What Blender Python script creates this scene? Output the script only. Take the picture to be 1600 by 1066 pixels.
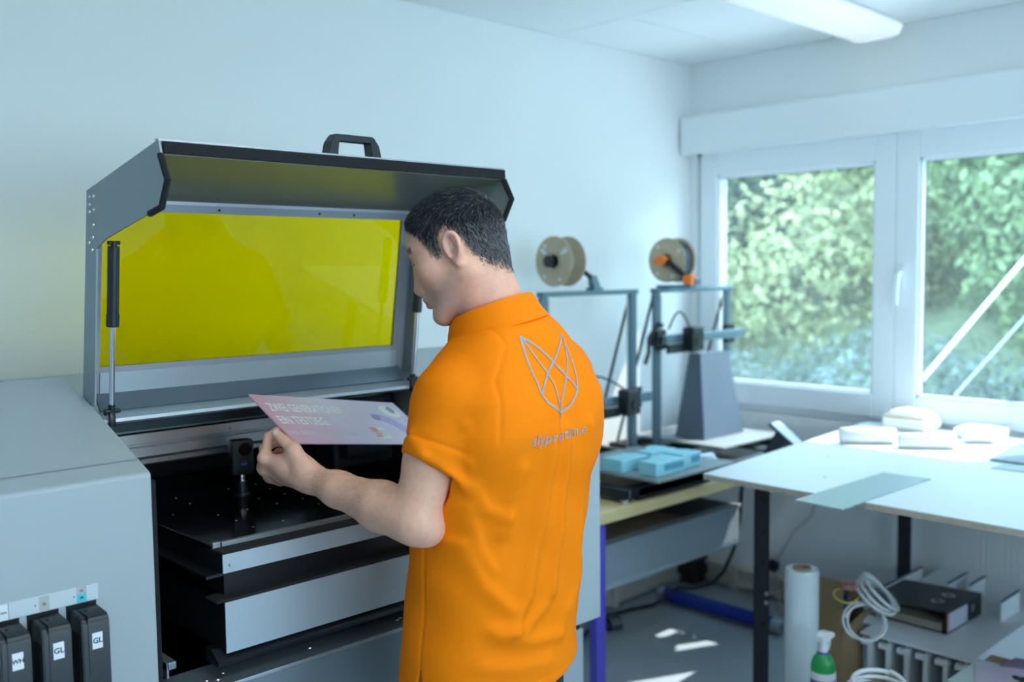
import bpy, bmesh, math, random
import numpy as np
from mathutils import Vector, Matrix
from mathutils.bvhtree import BVHTree

for o in list(bpy.data.objects):
    bpy.data.objects.remove(o)
SC = bpy.context.scene
COL = SC.collection
R = math.radians
random.seed(7)

# ------------------------------------------------------------------ camera
cam_d = bpy.data.cameras.new('camera')
cam = bpy.data.objects.new('camera', cam_d)
COL.objects.link(cam)
CAM_POS = Vector((-4.1014, -2.9790, 1.6))
_yaw, _pitch, _roll = R(46.3466), R(-4.166), R(-0.669)
_f = Vector((math.cos(_yaw) * math.cos(_pitch), math.sin(_yaw) * math.cos(_pitch), math.sin(_pitch)))
_r0 = Vector((math.sin(_yaw), -math.cos(_yaw), 0))
_u0 = _r0.cross(_f)
_r = math.cos(_roll) * _r0 + math.sin(_roll) * _u0
_u = _r.cross(_f)
_m = Matrix((_r, _u, -_f)).transposed().to_4x4()
_m.translation = CAM_POS
cam.matrix_world = _m
cam_d.sensor_width = 36.0
cam_d.lens = 1523.4 * 36.0 / 1600.0
cam_d.clip_start = 0.05
cam_d.clip_end = 200
cam_d.dof.use_dof = True
cam_d.dof.focus_distance = 1.95
cam_d.dof.aperture_fstop = 2.2
SC.camera = cam

# ------------------------------------------------------------------ view, world, sun
SC.view_settings.view_transform = 'Standard'
SC.view_settings.look = 'None'
SC.view_settings.exposure = 1.04
SC.view_settings.gamma = 1.0
SC.view_settings.use_curve_mapping = False
try:
    SC.cycles.max_bounces = 12
    SC.cycles.diffuse_bounces = 6
    SC.cycles.transparent_max_bounces = 24
    SC.cycles.sample_clamp_indirect = 6.0
    SC.cycles.caustics_reflective = False
    SC.cycles.caustics_refractive = False
except Exception:
    pass

world = bpy.data.worlds.new('sky')
SC.world = world
world.use_nodes = True
_wn = world.node_tree.nodes
_wl = world.node_tree.links
_bg = _wn['Background']
_tc = _wn.new('ShaderNodeTexCoord')
_sx = _wn.new('ShaderNodeSeparateXYZ')
_rp = _wn.new('ShaderNodeValToRGB')
_wl.new(_tc.outputs['Generated'], _sx.inputs[0])
_wl.new(_sx.outputs['Z'], _rp.inputs[0])
_rp.color_ramp.elements[0].position = 0.0
_rp.color_ramp.elements[0].color = (0.63, 0.84, 1.0, 1)
_rp.color_ramp.elements[1].position = 0.7
_rp.color_ramp.elements[1].color = (0.46, 0.75, 1.0, 1)
_wl.new(_rp.outputs[0], _bg.inputs[0])
_bg.inputs[1].default_value = 5.0

sun_d = bpy.data.lights.new('sun', 'SUN')
sun_d.energy = 4.8
sun_d.angle = R(0.53)
sun_d.color = (1.0, 0.95, 0.86)
sun = bpy.data.objects.new('sun', sun_d)
COL.objects.link(sun)
sun.location = (6, -3, 9)
sun.rotation_euler = Vector((-1, 0.45, -1.545)).to_track_quat('-Z', 'Y').to_euler()

# sampling portals in the window openings (they emit nothing, they guide the sky light)
for _i, (_y0, _y1) in enumerate(((-2.12, -0.06), (-4.42, -2.36))):
    _pd = bpy.data.lights.new('window_portal', 'AREA')
    _pd.shape = 'RECTANGLE'
    _pd.size = 1.16
    _pd.size_y = _y1 - _y0
    _pd.cycles.is_portal = True
    _po = bpy.data.objects.new('window_portal', _pd)
    COL.objects.link(_po)
    _po.location = (0.16, (_y0 + _y1) / 2, 1.55)
    _po.rotation_euler = (0, R(90), 0)      # local -Z looks to -X (into the room)
_pd = bpy.data.lights.new('window_portal', 'AREA')
_pd.shape = 'RECTANGLE'
_pd.size = 3.3
_pd.size_y = 1.16
_pd.cycles.is_portal = True
_po = bpy.data.objects.new('window_portal', _pd)
COL.objects.link(_po)
_po.location = (-3.0, -5.36, 1.55)
_po.rotation_euler = (R(90), 0, 0)          # local -Z looks to +Y (into the room)


# ------------------------------------------------------------------ helpers
def lin(c):
    return tuple(((v / 255.0) / 12.92 if v <= 10.3 else ((v / 255.0 + 0.055) / 1.055) ** 2.4) for v in c)


MATS = {}


def mat(name, col, rough=0.5, metal=0.0, bump=None, noise=None, emit=None, spec=None, coat=None, alpha=None, trans=None, sheen=None):
    """principled procedural material; col is linear rgb. bump=(scale,strength[,distance]); noise=(scale, amount)"""
    if name in MATS:
        return MATS[name]
    m = bpy.data.materials.new(name)
    m.use_nodes = True
    n, l = m.node_tree.nodes, m.node_tree.links
    b = n['Principled BSDF']
    b.inputs['Base Color'].default_value = (*col, 1)
    b.inputs['Roughness'].default_value = rough
    b.inputs['Metallic'].default_value = metal
    if spec is not None:
        b.inputs['Specular IOR Level'].default_value = spec
    if coat is not None:
        b.inputs['Coat Weight'].default_value = coat
        b.inputs['Coat Roughness'].default_value = 0.08
    if sheen is not None:
        b.inputs['Sheen Weight'].default_value = sheen
        b.inputs['Sheen Roughness'].default_value = 0.5
    if trans is not None:
        b.inputs['Transmission Weight'].default_value = trans
    if alpha is not None:
        b.inputs['Alpha'].default_value = alpha
    if emit is not None:
        b.inputs['Emission Color'].default_value = (*emit[0], 1)
        b.inputs['Emission Strength'].default_value = emit[1]
    tc = n.new('ShaderNodeTexCoord')
    if noise:
        t = n.new('ShaderNodeTexNoise')
        t.inputs['Scale'].default_value = noise[0]
        t.inputs['Detail'].default_value = 4
        l.new(tc.outputs['Object'], t.inputs['Vector'])
        mx = n.new('ShaderNodeMix')
        mx.data_type = 'RGBA'
        a = noise[1]
        mx.inputs[6].default_value = (*[max(0, c * (1 - a)) for c in col], 1)
        mx.inputs[7].default_value = (*[min(1, c * (1 + a)) for c in col], 1)
        l.new(t.outputs['Fac'], mx.inputs[0])
        l.new(mx.outputs[2], b.inputs['Base Color'])
    if bump:
        t2 = n.new('ShaderNodeTexNoise')
        t2.inputs['Scale'].default_value = bump[0]
        t2.inputs['Detail'].default_value = 3
        l.new(tc.outputs['Object'], t2.inputs['Vector'])
        bp = n.new('ShaderNodeBump')
        bp.inputs['Strength'].default_value = bump[1]
        bp.inputs['Distance'].default_value = bump[2] if len(bump) > 2 else 0.002
        l.new(t2.outputs['Fac'], bp.inputs['Height'])
        l.new(bp.outputs[0], b.inputs['Normal'])
    MATS[name] = m
    return m


def thin_glass(name, tint, rough=0.0, ior=1.45, gloss=1.0, haze=0.0):
    """a pane: tinted straight-through transparency under a clear reflection"""
    m = bpy.data.materials.new(name)
    m.use_nodes = True
    n, l = m.node_tree.nodes, m.node_tree.links
    n.remove(n['Principled BSDF'])
    tr = n.new('ShaderNodeBsdfTransparent')
    tr.inputs[0].default_value = (*tint, 1)
    gl = n.new('ShaderNodeBsdfGlossy')
    gl.inputs['Roughness'].default_value = rough
    gl.inputs[0].default_value = (gloss, gloss, gloss, 1)
    fr = n.new('ShaderNodeFresnel')
    geo = n.new('ShaderNodeNewGeometry')
    io = n.new('ShaderNodeMix')          # same reflectance from both faces of the pane
    io.data_type = 'FLOAT'
    io.inputs[2].default_value = ior
    io.inputs[3].default_value = 1 / ior
    l.new(geo.outputs['Backfacing'], io.inputs[0])
    l.new(io.outputs[0], fr.inputs[0])
    mx = n.new('ShaderNodeMixShader')
    l.new(fr.outputs[0], mx.inputs[0])
    l.new(tr.outputs[0], mx.inputs[1])
    l.new(gl.outputs[0], mx.inputs[2])
    res = mx
    if haze > 0:                        # bright haze over the view outside, mixed into the pane
        tl = n.new('ShaderNodeBsdfTranslucent')
        tl.inputs[0].default_value = (.80, .90, .95, 1)
        md = n.new('ShaderNodeMixShader')
        md.inputs[0].default_value = haze
        l.new(mx.outputs[0], md.inputs[1])
        l.new(tl.outputs[0], md.inputs[2])
        res = md
    l.new(res.outputs[0], n['Material Output'].inputs[0])
    MATS[name] = m
    return m


WM = {}      # world matrices of the empties


class MB:
    """collects shapes in world (or local) coordinates and links them as ONE mesh object"""

    def __init__(self):
        self.bm = bmesh.new()
        self.mi = 0

    def _mark(self, faces):
        for f in faces:
            f.material_index = self.mi

    def box(self, lo, hi, bev=0.0, M=None):
        lo, hi = Vector(lo), Vector(hi)
        vs = [self.bm.verts.new((x, y, z)) for x in (lo.x, hi.x) for y in (lo.y, hi.y) for z in (lo.z, hi.z)]
        q = [(0, 1, 3, 2), (4, 6, 7, 5), (0, 4, 5, 1), (2, 3, 7, 6), (0, 2, 6, 4), (1, 5, 7, 3)]
        fs = [self.bm.faces.new([vs[i] for i in f]) for f in q]
        self._mark(fs)
        if bev > 0:
            es = list({e for f in fs for e in f.edges})
            r = bmesh.ops.bevel(self.bm, geom=es, offset=bev, segments=2, profile=0.5, affect='EDGES')
            self._mark(r['faces'])
            vs = list({v for f in r['faces'] for v in f.verts} | {v for v in vs if v.is_valid})
        if M is not None:
            for v in vs:
                if v.is_valid:
                    v.co = M @ v.co
        return self

    def cbox(self, c, s, bev=0.0, M=None):
        c, s = Vector(c), Vector(s) / 2
        if M is None:
            return self.box(c - s, c + s, bev)
        return self.box(-s, s, bev, Matrix.Translation(c) @ M.to_4x4())

    def prism(self, poly, axis, a, b):
        """polygon (2-D points) extruded along axis from a to b; axis 0: poly is (y,z), 1: (x,z), 2: (x,y)"""
        def P(p, t):
            return {0: (t, p[0], p[1]), 1: (p[0], t, p[1]), 2: (p[0], p[1], t)}[axis]
        va = [self.bm.verts.new(P(p, a)) for p in poly]
        vb = [self.bm.verts.new(P(p, b)) for p in poly]
        n = len(poly)
        fs = [self.bm.faces.new(va), self.bm.faces.new(vb[::-1])]
        for i in range(n):
            j = (i + 1) % n
            fs.append(self.bm.faces.new((va[i], vb[i], vb[j], va[j])))
        self._mark(fs)
        return self

    def hull(self, pts, faces):
        vs = [self.bm.verts.new(p) for p in pts]
        self._mark([self.bm.faces.new([vs[i] for i in f]) for f in faces])
        return self

    def hexa(self, bot, top):
        """solid between two quads given in the same order"""
        return self.hull(list(bot) + list(top), [(0, 1, 2, 3), (7, 6, 5, 4), (0, 4, 5, 1), (1, 5, 6, 2), (2, 6, 7, 3), (3, 7, 4, 0)])

    def cyl(self, p0, p1, r0, r1=None, seg=20, caps=True):
        r1 = r0 if r1 is None else r1
        return self.tube([p0, p1], [r0, r1], seg, caps)

    def tube(self, pts, rad, seg=10, caps=True, closed=False):
        pts = [Vector(p) for p in pts]
        if not hasattr(rad, '__len__'):
            rad = [rad] * len(pts)
        n = len(pts)
        rings = []
        up = None
        for i, p in enumerate(pts):
            if closed:
                t = (pts[(i + 1) % n] - pts[i - 1])
            elif i == 0:
                t = pts[1] - p
            elif i == n - 1:
                t = p - pts[-2]
            else:
                t = (pts[i + 1] - p).normalized() + (p - pts[i - 1]).normalized()
            t = t.normalized() if t.length > 1e-9 else Vector((0, 0, 1))
            if up is None:
                up = Vector((0, 0, 1)) if abs(t.z) < 0.9 else Vector((1, 0, 0))
            sx = t.cross(up)
            if sx.length < 1e-6:
                sx = t.cross(Vector((0, 1, 0)))
            sx.normalize()
            up = sx.cross(t).normalized()
            rings.append([self.bm.verts.new(p + rad[i] * (math.cos(a) * sx + math.sin(a) * up))
                          for a in [2 * math.pi * k / seg for k in range(seg)]])
        fs = []
        for i in range(n if closed else n - 1):
            A, B = rings[i], rings[(i + 1) % n]
            for k in range(seg):
                k2 = (k + 1) % seg
                fs.append(self.bm.faces.new((A[k], A[k2], B[k2], B[k])))
        if caps and not closed:
            fs.append(self.bm.faces.new(rings[0][::-1]))
            fs.append(self.bm.faces.new(rings[-1]))
        self._mark(fs)
        return self

    def lathe(self, prof, c=(0, 0, 0), axis='Z', seg=32, M=None):
        """profile [(r,h)...] turned round an axis through c"""
        c = Vector(c)
        rings = []
        for (r, h) in prof:
            ring = []
            for k in range(seg):
                a = 2 * math.pi * k / seg
                x, y = r * math.cos(a), r * math.sin(a)
                v = {'Z': Vector((x, y, h)), 'X': Vector((h, x, y)), 'Y': Vector((x, h, y))}[axis]
                if M is not None:
                    v = M @ v
                ring.append(self.bm.verts.new(c + v))
            rings.append(ring)
        fs = []
        for A, B in zip(rings[:-1], rings[1:]):
            for k in range(seg):
                k2 = (k + 1) % seg
                fs.append(self.bm.faces.new((A[k], A[k2], B[k2], B[k])))
        if prof[0][0] > 1e-5:
            fs.append(self.bm.faces.new(rings[0][::-1]))
        if prof[-1][0] > 1e-5:
            fs.append(self.bm.faces.new(rings[-1]))
        self._mark(fs)
        return self

    def grid(self, P):
        """P[i][j] points -> open quad sheet"""
        V = [[self.bm.verts.new(p) for p in row] for row in P]
        fs = []
        for i in range(len(V) - 1):
            for j in range(len(V[0]) - 1):
                fs.append(self.bm.faces.new((V[i][j], V[i + 1][j], V[i + 1][j + 1], V[i][j + 1])))
        self._mark(fs)
        return self

    def text(self, s, size, M, depth=0.0006, font_w=0.0, align='CENTER', shear=0.0, space=1.0):
        """lettering standing in the XY plane of M"""
        cu = bpy.data.curves.new('lettering', 'FONT')
        cu.body = s
        cu.size = size
        cu.align_x = align
        cu.align_y = 'CENTER'
        cu.extrude = depth / 2
        cu.offset = font_w
        cu.shear = shear
        cu.space_character = space
        cu.resolution_u = 3
        ob = bpy.data.objects.new('lettering', cu)
        COL.objects.link(ob)
        dg = bpy.context.evaluated_depsgraph_get()
        me = bpy.data.meshes.new_from_object(ob.evaluated_get(dg))
        bpy.data.objects.remove(ob)
        vs = [self.bm.verts.new(M @ v.co) for v in me.vertices]
        for p in me.polygons:
            try:
                f = self.bm.faces.new([vs[i] for i in p.vertices])
                f.material_index = self.mi
            except ValueError:
                pass
        bpy.data.meshes.remove(me)
        return self

    def build(self, name, mats, parent=None, smooth=None, local=False, weld=False):
        if weld:
            bmesh.ops.remove_doubles(self.bm, verts=self.bm.verts, dist=1e-5)
        bmesh.ops.recalc_face_normals(self.bm, faces=self.bm.faces)
        if parent is not None and not local:
            self.bm.transform(WM[parent.name].inverted())
        me = bpy.data.meshes.new(name)
        self.bm.to_mesh(me)
        self.bm.free()
        for m in (mats if isinstance(mats, (list, tuple)) else [mats]):
            me.materials.append(m)
        return link(name, me, parent, smooth)


def link(name, me, parent=None, smooth=None):
    o = bpy.data.objects.new(name, me)
    COL.objects.link(o)
    if smooth is not None:
        for p in me.polygons:
            p.use_smooth = True
        if smooth < 179:
            try:
                me.set_sharp_from_angle(angle=R(smooth))
            except Exception:
                pass
    if parent is not None:
        o.parent = parent
        WM[o.name] = WM[parent.name].copy()
    else:
        WM[o.name] = Matrix.Identity(4)
    return o


def tag(o, label=None, cat=None, group=None, kind=None):
    if label:
        o['label'] = label
    if cat:
        o['category'] = cat
    if group:
        o['group'] = group
    if kind:
        o['kind'] = kind
    return o


def thing(name, label, cat, loc=(0, 0, 0), rotz=0.0, group=None, M=None):
    o = bpy.data.objects.new(name, None)
    o.empty_display_size = 0.05
    COL.objects.link(o)
    if M is None:
        M = Matrix.Translation(Vector(loc)) @ Matrix.Rotation(rotz, 4, 'Z')
    o.matrix_world = M
    WM[o.name] = M.copy()
    return tag(o, label, cat, group)


def struct(mb, name, m, label=None, smooth=None):
    o = mb.build(name, m, smooth=smooth)
    return tag(o, label, None, None, 'structure')


# ------------------------------------------------------------------ materials
WALL = mat('wall_paint', (0.83, 0.85, 0.85), 0.85, bump=(260, 0.25, 0.002), noise=(3, 0.015))
WALLR = mat('wall_paint_ribbed', (0.89, 0.90, 0.90), 0.8)
CEIL = mat('ceiling_board', (0.88, 0.90, 0.91), 0.9, bump=(400, 0.15, 0.001))
FLOOR = mat('grey_vinyl', (0.37, 0.43, 0.48), 0.38, noise=(5, 0.12), bump=(90, 0.05, 0.001))
PVC = mat('white_pvc', (0.80, 0.84, 0.87), 0.28)
SHUT = mat('shutter_box_white', (0.80, 0.84, 0.86), 0.5)
TRUNK = mat('cream_trunking', (0.62, 0.58, 0.52), 0.5)
DARKGAP = mat('dark_gap', (0.03, 0.03, 0.035), 0.9)
COVER = mat('powder_coat_light_grey', (0.405, 0.45, 0.465), 0.42, bump=(900, 0.06, 0.0005))
HOODM = mat('hood_grey_metal', (0.27, 0.325, 0.345), 0.38, 0.25)
ALU = mat('brushed_aluminium', (0.55, 0.58, 0.61), 0.32, 0.85, bump=(300, 0.03, 0.0005))
ALU2 = mat('aluminium_matt', (0.46, 0.53, 0.58), 0.42, 0.45)
STEEL = mat('zinc_steel', (0.27, 0.31, 0.34), 0.36, 0.6)
BLACKM = mat('black_sheet_metal', (0.012, 0.014, 0.018), 0.35, 0.2)
BLACKV = mat('black_void_paint', (0.004, 0.004, 0.005), 0.8)
BLACKP = mat('black_plastic', (0.012, 0.017, 0.021), 0.38, bump=(700, 0.05, 0.0004))
BLACKG = mat('black_glass_bed', (0.006, 0.007, 0.009), 0.12)
FOAM = mat('black_foam', (0.012, 0.012, 0.013), 0.95, bump=(800, 0.6, 0.002))
SCREW = mat('screw_steel', (0.62, 0.60, 0.56), 0.3, 0.9)
CHROME = mat('chrome_rod', (0.75, 0.77, 0.80), 0.12, 1.0)
WHITE = mat('white_label', (0.80, 0.82, 0.84), 0.5)
INK = mat('black_print', (0.01, 0.01, 0.012), 0.6)

# ================================================================== the room
def wave_wall():
    n, l = WALLR.node_tree.nodes, WALLR.node_tree.links
    tc = n.new('ShaderNodeTexCoord')
    w = n.new('ShaderNodeTexWave')
    w.bands_direction = 'Y'
    w.inputs['Scale'].default_value = 13.0
    w.inputs['Distortion'].default_value = 0.6
    bp = n.new('ShaderNodeBump')
    bp.inputs['Strength'].default_value = 0.2
    bp.inputs['Distance'].default_value = 0.006
    l.new(tc.outputs['Object'], w.inputs['Vector'])
    l.new(w.outputs['Fac'], bp.inputs['Height'])
    l.new(bp.outputs[0], n['Principled BSDF'].inputs['Normal'])


wave_wall()
ZC = 2.613
X0, Y0 = -6.6, -5.2
struct(MB().box((X0 - .1, Y0 - .1, -.1), (0.09, 0.1, 0)), 'floor', FLOOR)
struct(MB().box((X0 - .1, 0, 0), (0.09, 0.1, ZC + .12)), 'wall_back', WALL)
struct(MB().box((X0 - .1, Y0, 0), (X0, 0, ZC + .12)), 'wall_left', WALL)
mb = MB()
for lo, hi in (((X0 - .1, 0), (-4.75, ZC + .12)), ((-1.25, 0), (0.09, ZC + .12)), ((-4.75, 0), (-1.25, .90)), ((-4.75, 2.20), (-1.25, ZC + .12))):
    mb.box((lo[0], Y0 - .09, lo[1]), (hi[0], Y0, hi[1]))
struct(mb, 'wall_rear', WALL)  # opening left for the added fill window
# window wall: parapet, lintel, piers
mb = MB()
mb.box((0, Y0, 0), (0.09, 0, 0.90))
struct(mb, 'wall_parapet', WALLR)
mb = MB()
mb.box((0, Y0, 2.20), (0.09, 0, ZC + .12))
for a, b in ((-.045, 0), (-2.36, -2.12), (Y0, -4.42)):
    mb.box((0, a, 0.90), (0.09, b, 2.20))
struct(mb, 'wall_window', WALL)
# ceiling boards, 3 mm joints
mb = MB()
mb.box((X0, Y0, ZC + .012), (0, 0, ZC + .1))
bx = [0.0, -0.987, -2.237, -3.487, -4.737, -5.987, X0]
by = [0.0, -0.40, -1.025, -1.65, -2.275, -2.90, -3.525, -4.15, -4.775, Y0]
for i in range(len(bx) - 1):
    off = 0.0 if i % 2 == 0 else -0.31
    ys = [y + (off if 0 < k < len(by) - 1 else 0) for k, y in enumerate(by)]
    for k in range(len(ys) - 1):
        mb.box((bx[i + 1] + .003, ys[k + 1] + .003, ZC), (bx[i] - .003, ys[k] - .003, ZC + .013))
struct(mb, 'ceiling', CEIL)
# roller shutter box above the windows
mb = MB()
mb.box((-.10, Y0 + .01, 2.170), (-.002, -.012, 2.342), 0.004)
mb.box((-.10, Y0 + .01, 2.158), (-.085, -.014, 2.171))
struct(mb, 'trim_1', SHUT)
# cable trunking round the room at the floor
mb = MB()
prof = [(-.001, .012), (-.034, .012), (-.040, .030), (-.040, .044), (-.022, .050), (-.022, .086), (-.040, .094), (-.044, .112), (-.030, .124), (-.001, .124)]
mb.prism(prof, 0, -3.0, -.12)
for xb in (-.64, -1.3):
    mb.box((xb - .018, -.05, .0), (xb + .018, -.001, .135), .004)
struct(mb, 'baseboard_back', TRUNK)
mb = MB()
mb.prism(prof, 1, -4.9, -.12)
for yb in (-.30, -.95, -1.7):
    mb.box((-.05, yb - .018, .0), (-.001, yb + .018, .135), .004)
struct(mb, 'baseboard_window', TRUNK)
mb = MB()
mb.box((-.115, -.115, .0), (-.001, -.001, .145), .006)
mb.box((-.13, -.06, .02), (-.10, -.01, .13), .004)
mb.box((-.06, -.13, .02), (-.01, -.10, .13), .004)
tag(mb.build('cable_junction_box', mat('dark_brown_plastic', (.035, .028, .028), .6)), 'dark brown junction box in the floor corner where both trunkings meet', 'junction box')

GLASS = thin_glass('window_glass', (0.95, 0.98, 0.99), 0.0, 1.35, haze=.016)  # slight haze put into the glass to veil the garden
SEAL = mat('grey_seal', (.18, .20, .22), .7)


def window(name, y0, y1, handle=True):
    """two-sash plastic window in the opening y0..y1"""
    root = thing(name, None, None, (0.0, (y0 + y1) / 2, 0.90))
    root['kind'] = 'structure'
    z0, z1 = 0.905, 2.20
    mb = MB()
    for lo, hi in (((.012, y0, z0), (.088, y0 + .055, z1)), ((.012, y1 - .055, z0), (.088, y1, z1)),
                   ((.012, y0, z0), (.088, y1, z0 + .04)), ((.012, y0, z1 - .05), (.088, y1, z1))):
        mb.box(lo, hi, .003)
    mb.build('window_frame', PVC, root)
    ym = (y0 + y1) / 2
    for a, b, hs in ((ym + .001, y1 - .03, None), (y0 + .03, ym - .001, 1)):
        mb = MB()
        s = .095
        zb, zt = z0 + .028, z1 - .03
        for lo, hi in (((-.012, a, zb), (.07, a + s, zt)), ((-.012, b - s, zb), (.07, b, zt)),
                       ((-.012, a + s, zb), (.07, b - s, zb + .105)), ((-.012, a + s, zt - .12), (.07, b - s, zt))):
            mb.box(lo, hi, .004)
        # inner glazing beads
        g = .012
        for lo, hi in (((.000, a + s, zb + .105), (.03, a + s + g, zt - .12)), ((.000, b - s - g, zb + .105), (.03, b - s, zt - .12)),
                       ((.000, a + s, zb + .105), (.03, b - s, zb + .105 + g)), ((.000, a + s, zt - .12 - g), (.03, b - s, zt - .12))):
            mb.box(lo, hi, .002)
        sash = mb.build('sash', PVC, root)
        mb = MB()
        mb.box((.031, a + s - .002, zb + .103), (.036, b - s + .002, zt - .118))
        mb.build('pane', GLASS, sash)
        mb = MB()
        for lo, hi in (((.0305, a + s, zb + .105), (.0308, a + s + g + .005, zt - .12)), ((.0305, b - s - g - .005, zb + .105), (.0308, b - s, zt - .12)),
                       ((.0305, a + s, zb + .105), (.0308, b - s, zb + .105 + g + .005)), ((.0305, a + s, zt - .12 - g - .005), (.0308, b - s, zt - .12))):
            mb.box(lo, hi)
        mb.build('seal', SEAL, sash)
        if hs:
            mb = MB()
            hy = b - .030
            mb.box((-.022, hy - .014, 1.50), (-.011, hy + .014, 1.60), .004)
            mb.cyl((-.02, hy, 1.565), (-.052, hy, 1.565), .010)
            mb.tube([(-.050, hy, 1.572), (-.054, hy, 1.55), (-.054, hy + .004, 1.50), (-.052, hy + .006, 1.43)], [.010, .011, .010, .009], 12)
            mb.build('window_handle', PVC, sash, smooth=40)
    return root


window('window_1', -2.115, -.047)
window('window_2', -4.415, -2.365)
w3 = window('window_fill', -1.745, 1.745)  # added window behind the camera, brings in fill light
w3.matrix_world = Matrix.Translation((-3.0, Y0, .90)) @ Matrix.Rotation(R(-90), 4, 'Z')

# ceiling lights: opal prismatic troughs along the room
OPAL = mat('opal_diffuser', (.86, .90, .88), .25, emit=((1.0, .97, .9), .15))
OPAL_FILL = mat('opal_diffuser_fill', (.86, .90, .88), .25, emit=((.84, .94, 1.0), 5.0))  # glow of the added fill lamps


def ceiling_light(x0, x1, yc, label, m, group=None):
    root = thing('ceiling_light', label, 'ceiling light', ((x0 + x1) / 2, yc, ZC), group=group)
    mb = MB()
    mb.box((x0 + .02, yc - .10, ZC - .030), (x1 - .02, yc + .10, ZC - .0005), .003)
    mb.build('housing', PVC, root)
    mb = MB()
    prof = [(yc - .112, ZC - .022), (yc - .112, ZC - .036), (yc - .096, ZC - .062), (yc - .06, ZC - .070), (yc + .06, ZC - .070), (yc + .096, ZC - .062),
            (yc + .112, ZC - .036), (yc + .112, ZC - .022)]
    mb.prism(prof, 0, x0 + .012, x1 - .012)
    mb.build('diffuser', m, root, smooth=50)
    for xe in (x0, x1 - .014):
        mb = MB()
        mb.prism([(p[0] + (.003 if p[0] > yc else -.003), p[1] - .002) for p in prof], 0, xe, xe + .014)
        mb.build('end_cap', OPAL, root)
    return root


ceiling_light(-1.66, -.12, -1.03, 'long white trough ceiling light with opal diffuser above the window corner', OPAL)
ceiling_light(-3.7, -2.16, -2.35, 'added out-of-view trough ceiling light filling the printer aisle', OPAL_FILL)  # added lamp out of view, evens out the brightness
ceiling_light(-4.4, -2.86, -4.5, 'added out-of-view trough ceiling light filling the rear of the room', OPAL_FILL)  # second added lamp, behind the camera, for fill

# ================================================================== outside
def leaf_mat(name, c1, c2, trans=0.35):
    m = bpy.data.materials.new(name)
    m.use_nodes = True
    n, l = m.node_tree.nodes, m.node_tree.links
    b = n['Principled BSDF']
    b.inputs['Roughness'].default_value = .45
    at = n.new('ShaderNodeAttribute')
    at.attribute_name = 'leaf_tint'
    mx = n.new('ShaderNodeMix')
    mx.data_type = 'RGBA'
    mx.inputs[6].default_value = (*c1, 1)
    mx.inputs[7].default_value = (*c2, 1)
    l.new(at.outputs['Fac'], mx.inputs[0])
    l.new(mx.outputs[2], b.inputs['Base Color'])
    tl = n.new('ShaderNodeBsdfTranslucent')
    l.new(mx.outputs[2], tl.inputs[0])
    ms = n.new('ShaderNodeMixShader')
    ms.inputs[0].default_value = trans
    l.new(b.outputs[0], ms.inputs[1])
    l.new(tl.outputs[0], ms.inputs[2])
    l.new(ms.outputs[0], n['Material Output'].inputs[0])
    return m


LEAF_G = leaf_mat('leaf_green', (.08, .15, .06), (.27, .37, .16))
LEAF_Y = leaf_mat('leaf_yellow_green', (.17, .20, .08), (.42, .45, .22))
LEAF_D = leaf_mat('leaf_dark', (.03, .06, .045), (.09, .14, .09))
LEAF_B = leaf_mat('leaf_blue_grey', (.08, .12, .11), (.21, .27, .24))
BARK = mat('bark', (.10, .075, .05), .9, bump=(60, .5, .01))


def bush(label, lobes, n, leaf, m, seed, group=None):
    """lobes: [(x,y,z, rx,ry,rz)] of leaf cover; a shrub on the bank"""
    rng = np.random.default_rng(seed)
    x, y = lobes[0][0], lobes[0][1]
    zg = ground_z(x, y)
    root = thing('shrub', label, 'shrub', (x, y, zg), group=group)
    tot = sum(l[3] * l[4] for l in lobes)
    V, F, T = [], [], []
    for (cx, cy, cz, rx, ry, rz) in lobes:
        k = int(n * rx * ry / tot)
        d = rng.normal(size=(k, 3))
        d /= np.linalg.norm(d, axis=1)[:, None]
        lump = 1 + .13 * np.sin(7 * d[:, 0] + seed) * np.sin(6 * d[:, 1] + 1) + .09 * np.sin(13 * d[:, 2] + 9 * d[:, 1])
        rad = lump * (1 - .40 * rng.random(k) ** 1.6)
        p = np.c_[cx + d[:, 0] * rx * rad, cy + d[:, 1] * ry * rad, cz + d[:, 2] * rz * rad]
        nrm = d + rng.normal(size=(k, 3)) * .55 + [0, 0, .35]
        nrm /= np.linalg.norm(nrm, axis=1)[:, None]
        t = np.cross(nrm, rng.normal(size=(k, 3)))
        t /= np.linalg.norm(t, axis=1)[:, None]
        b = np.cross(nrm, t)
        s = leaf * (.6 + .8 * rng.random(k))[:, None]
        base = len(V) and sum(len(v) for v in V)
        quad = np.stack([p - t * s, p + b * s * .45 + nrm * s * .15, p + t * s, p - b * s * .45 + nrm * s * .15], 1).reshape(-1, 3)
        V.append(quad)
        F.append(np.arange(k * 4).reshape(-1, 4) + base)
        T.append(np.repeat(np.clip(rng.random(k) * .8 + .2 * d[:, 2], 0, 1), 4))
    V, F, T = np.concatenate(V), np.concatenate(F), np.concatenate(T)
    V = V - np.array([x, y, zg])
    me = bpy.data.meshes.new('foliage')
    me.from_pydata(V.tolist(), [], F.tolist())
    at = me.attributes.new('leaf_tint', 'FLOAT', 'POINT')
    at.data.foreach_set('value', T.astype(np.float32))
    me.materials.append(m)
    link('foliage', me, root)
    mb = MB()
    for k in range(4):
        a = k * 1.7 + seed
        l = lobes[k % len(lobes)]
        mb.tube([(x + .08 * math.cos(a), y + .08 * math.sin(a), zg - .1), (x + .3 * math.cos(a), y + .3 * math.sin(a), zg + .5 * (l[2] - zg)), (l[0], l[1], l[2])], [.05, .035, .02], 6)
    mb.build('stem', BARK, root)


def ground_z(x, y):
    return -.25 if x < 3.2 else -.25 + (x - 3.2) * .62 + .12 * math.sin(1.3 * x + .8 * y)


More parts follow.
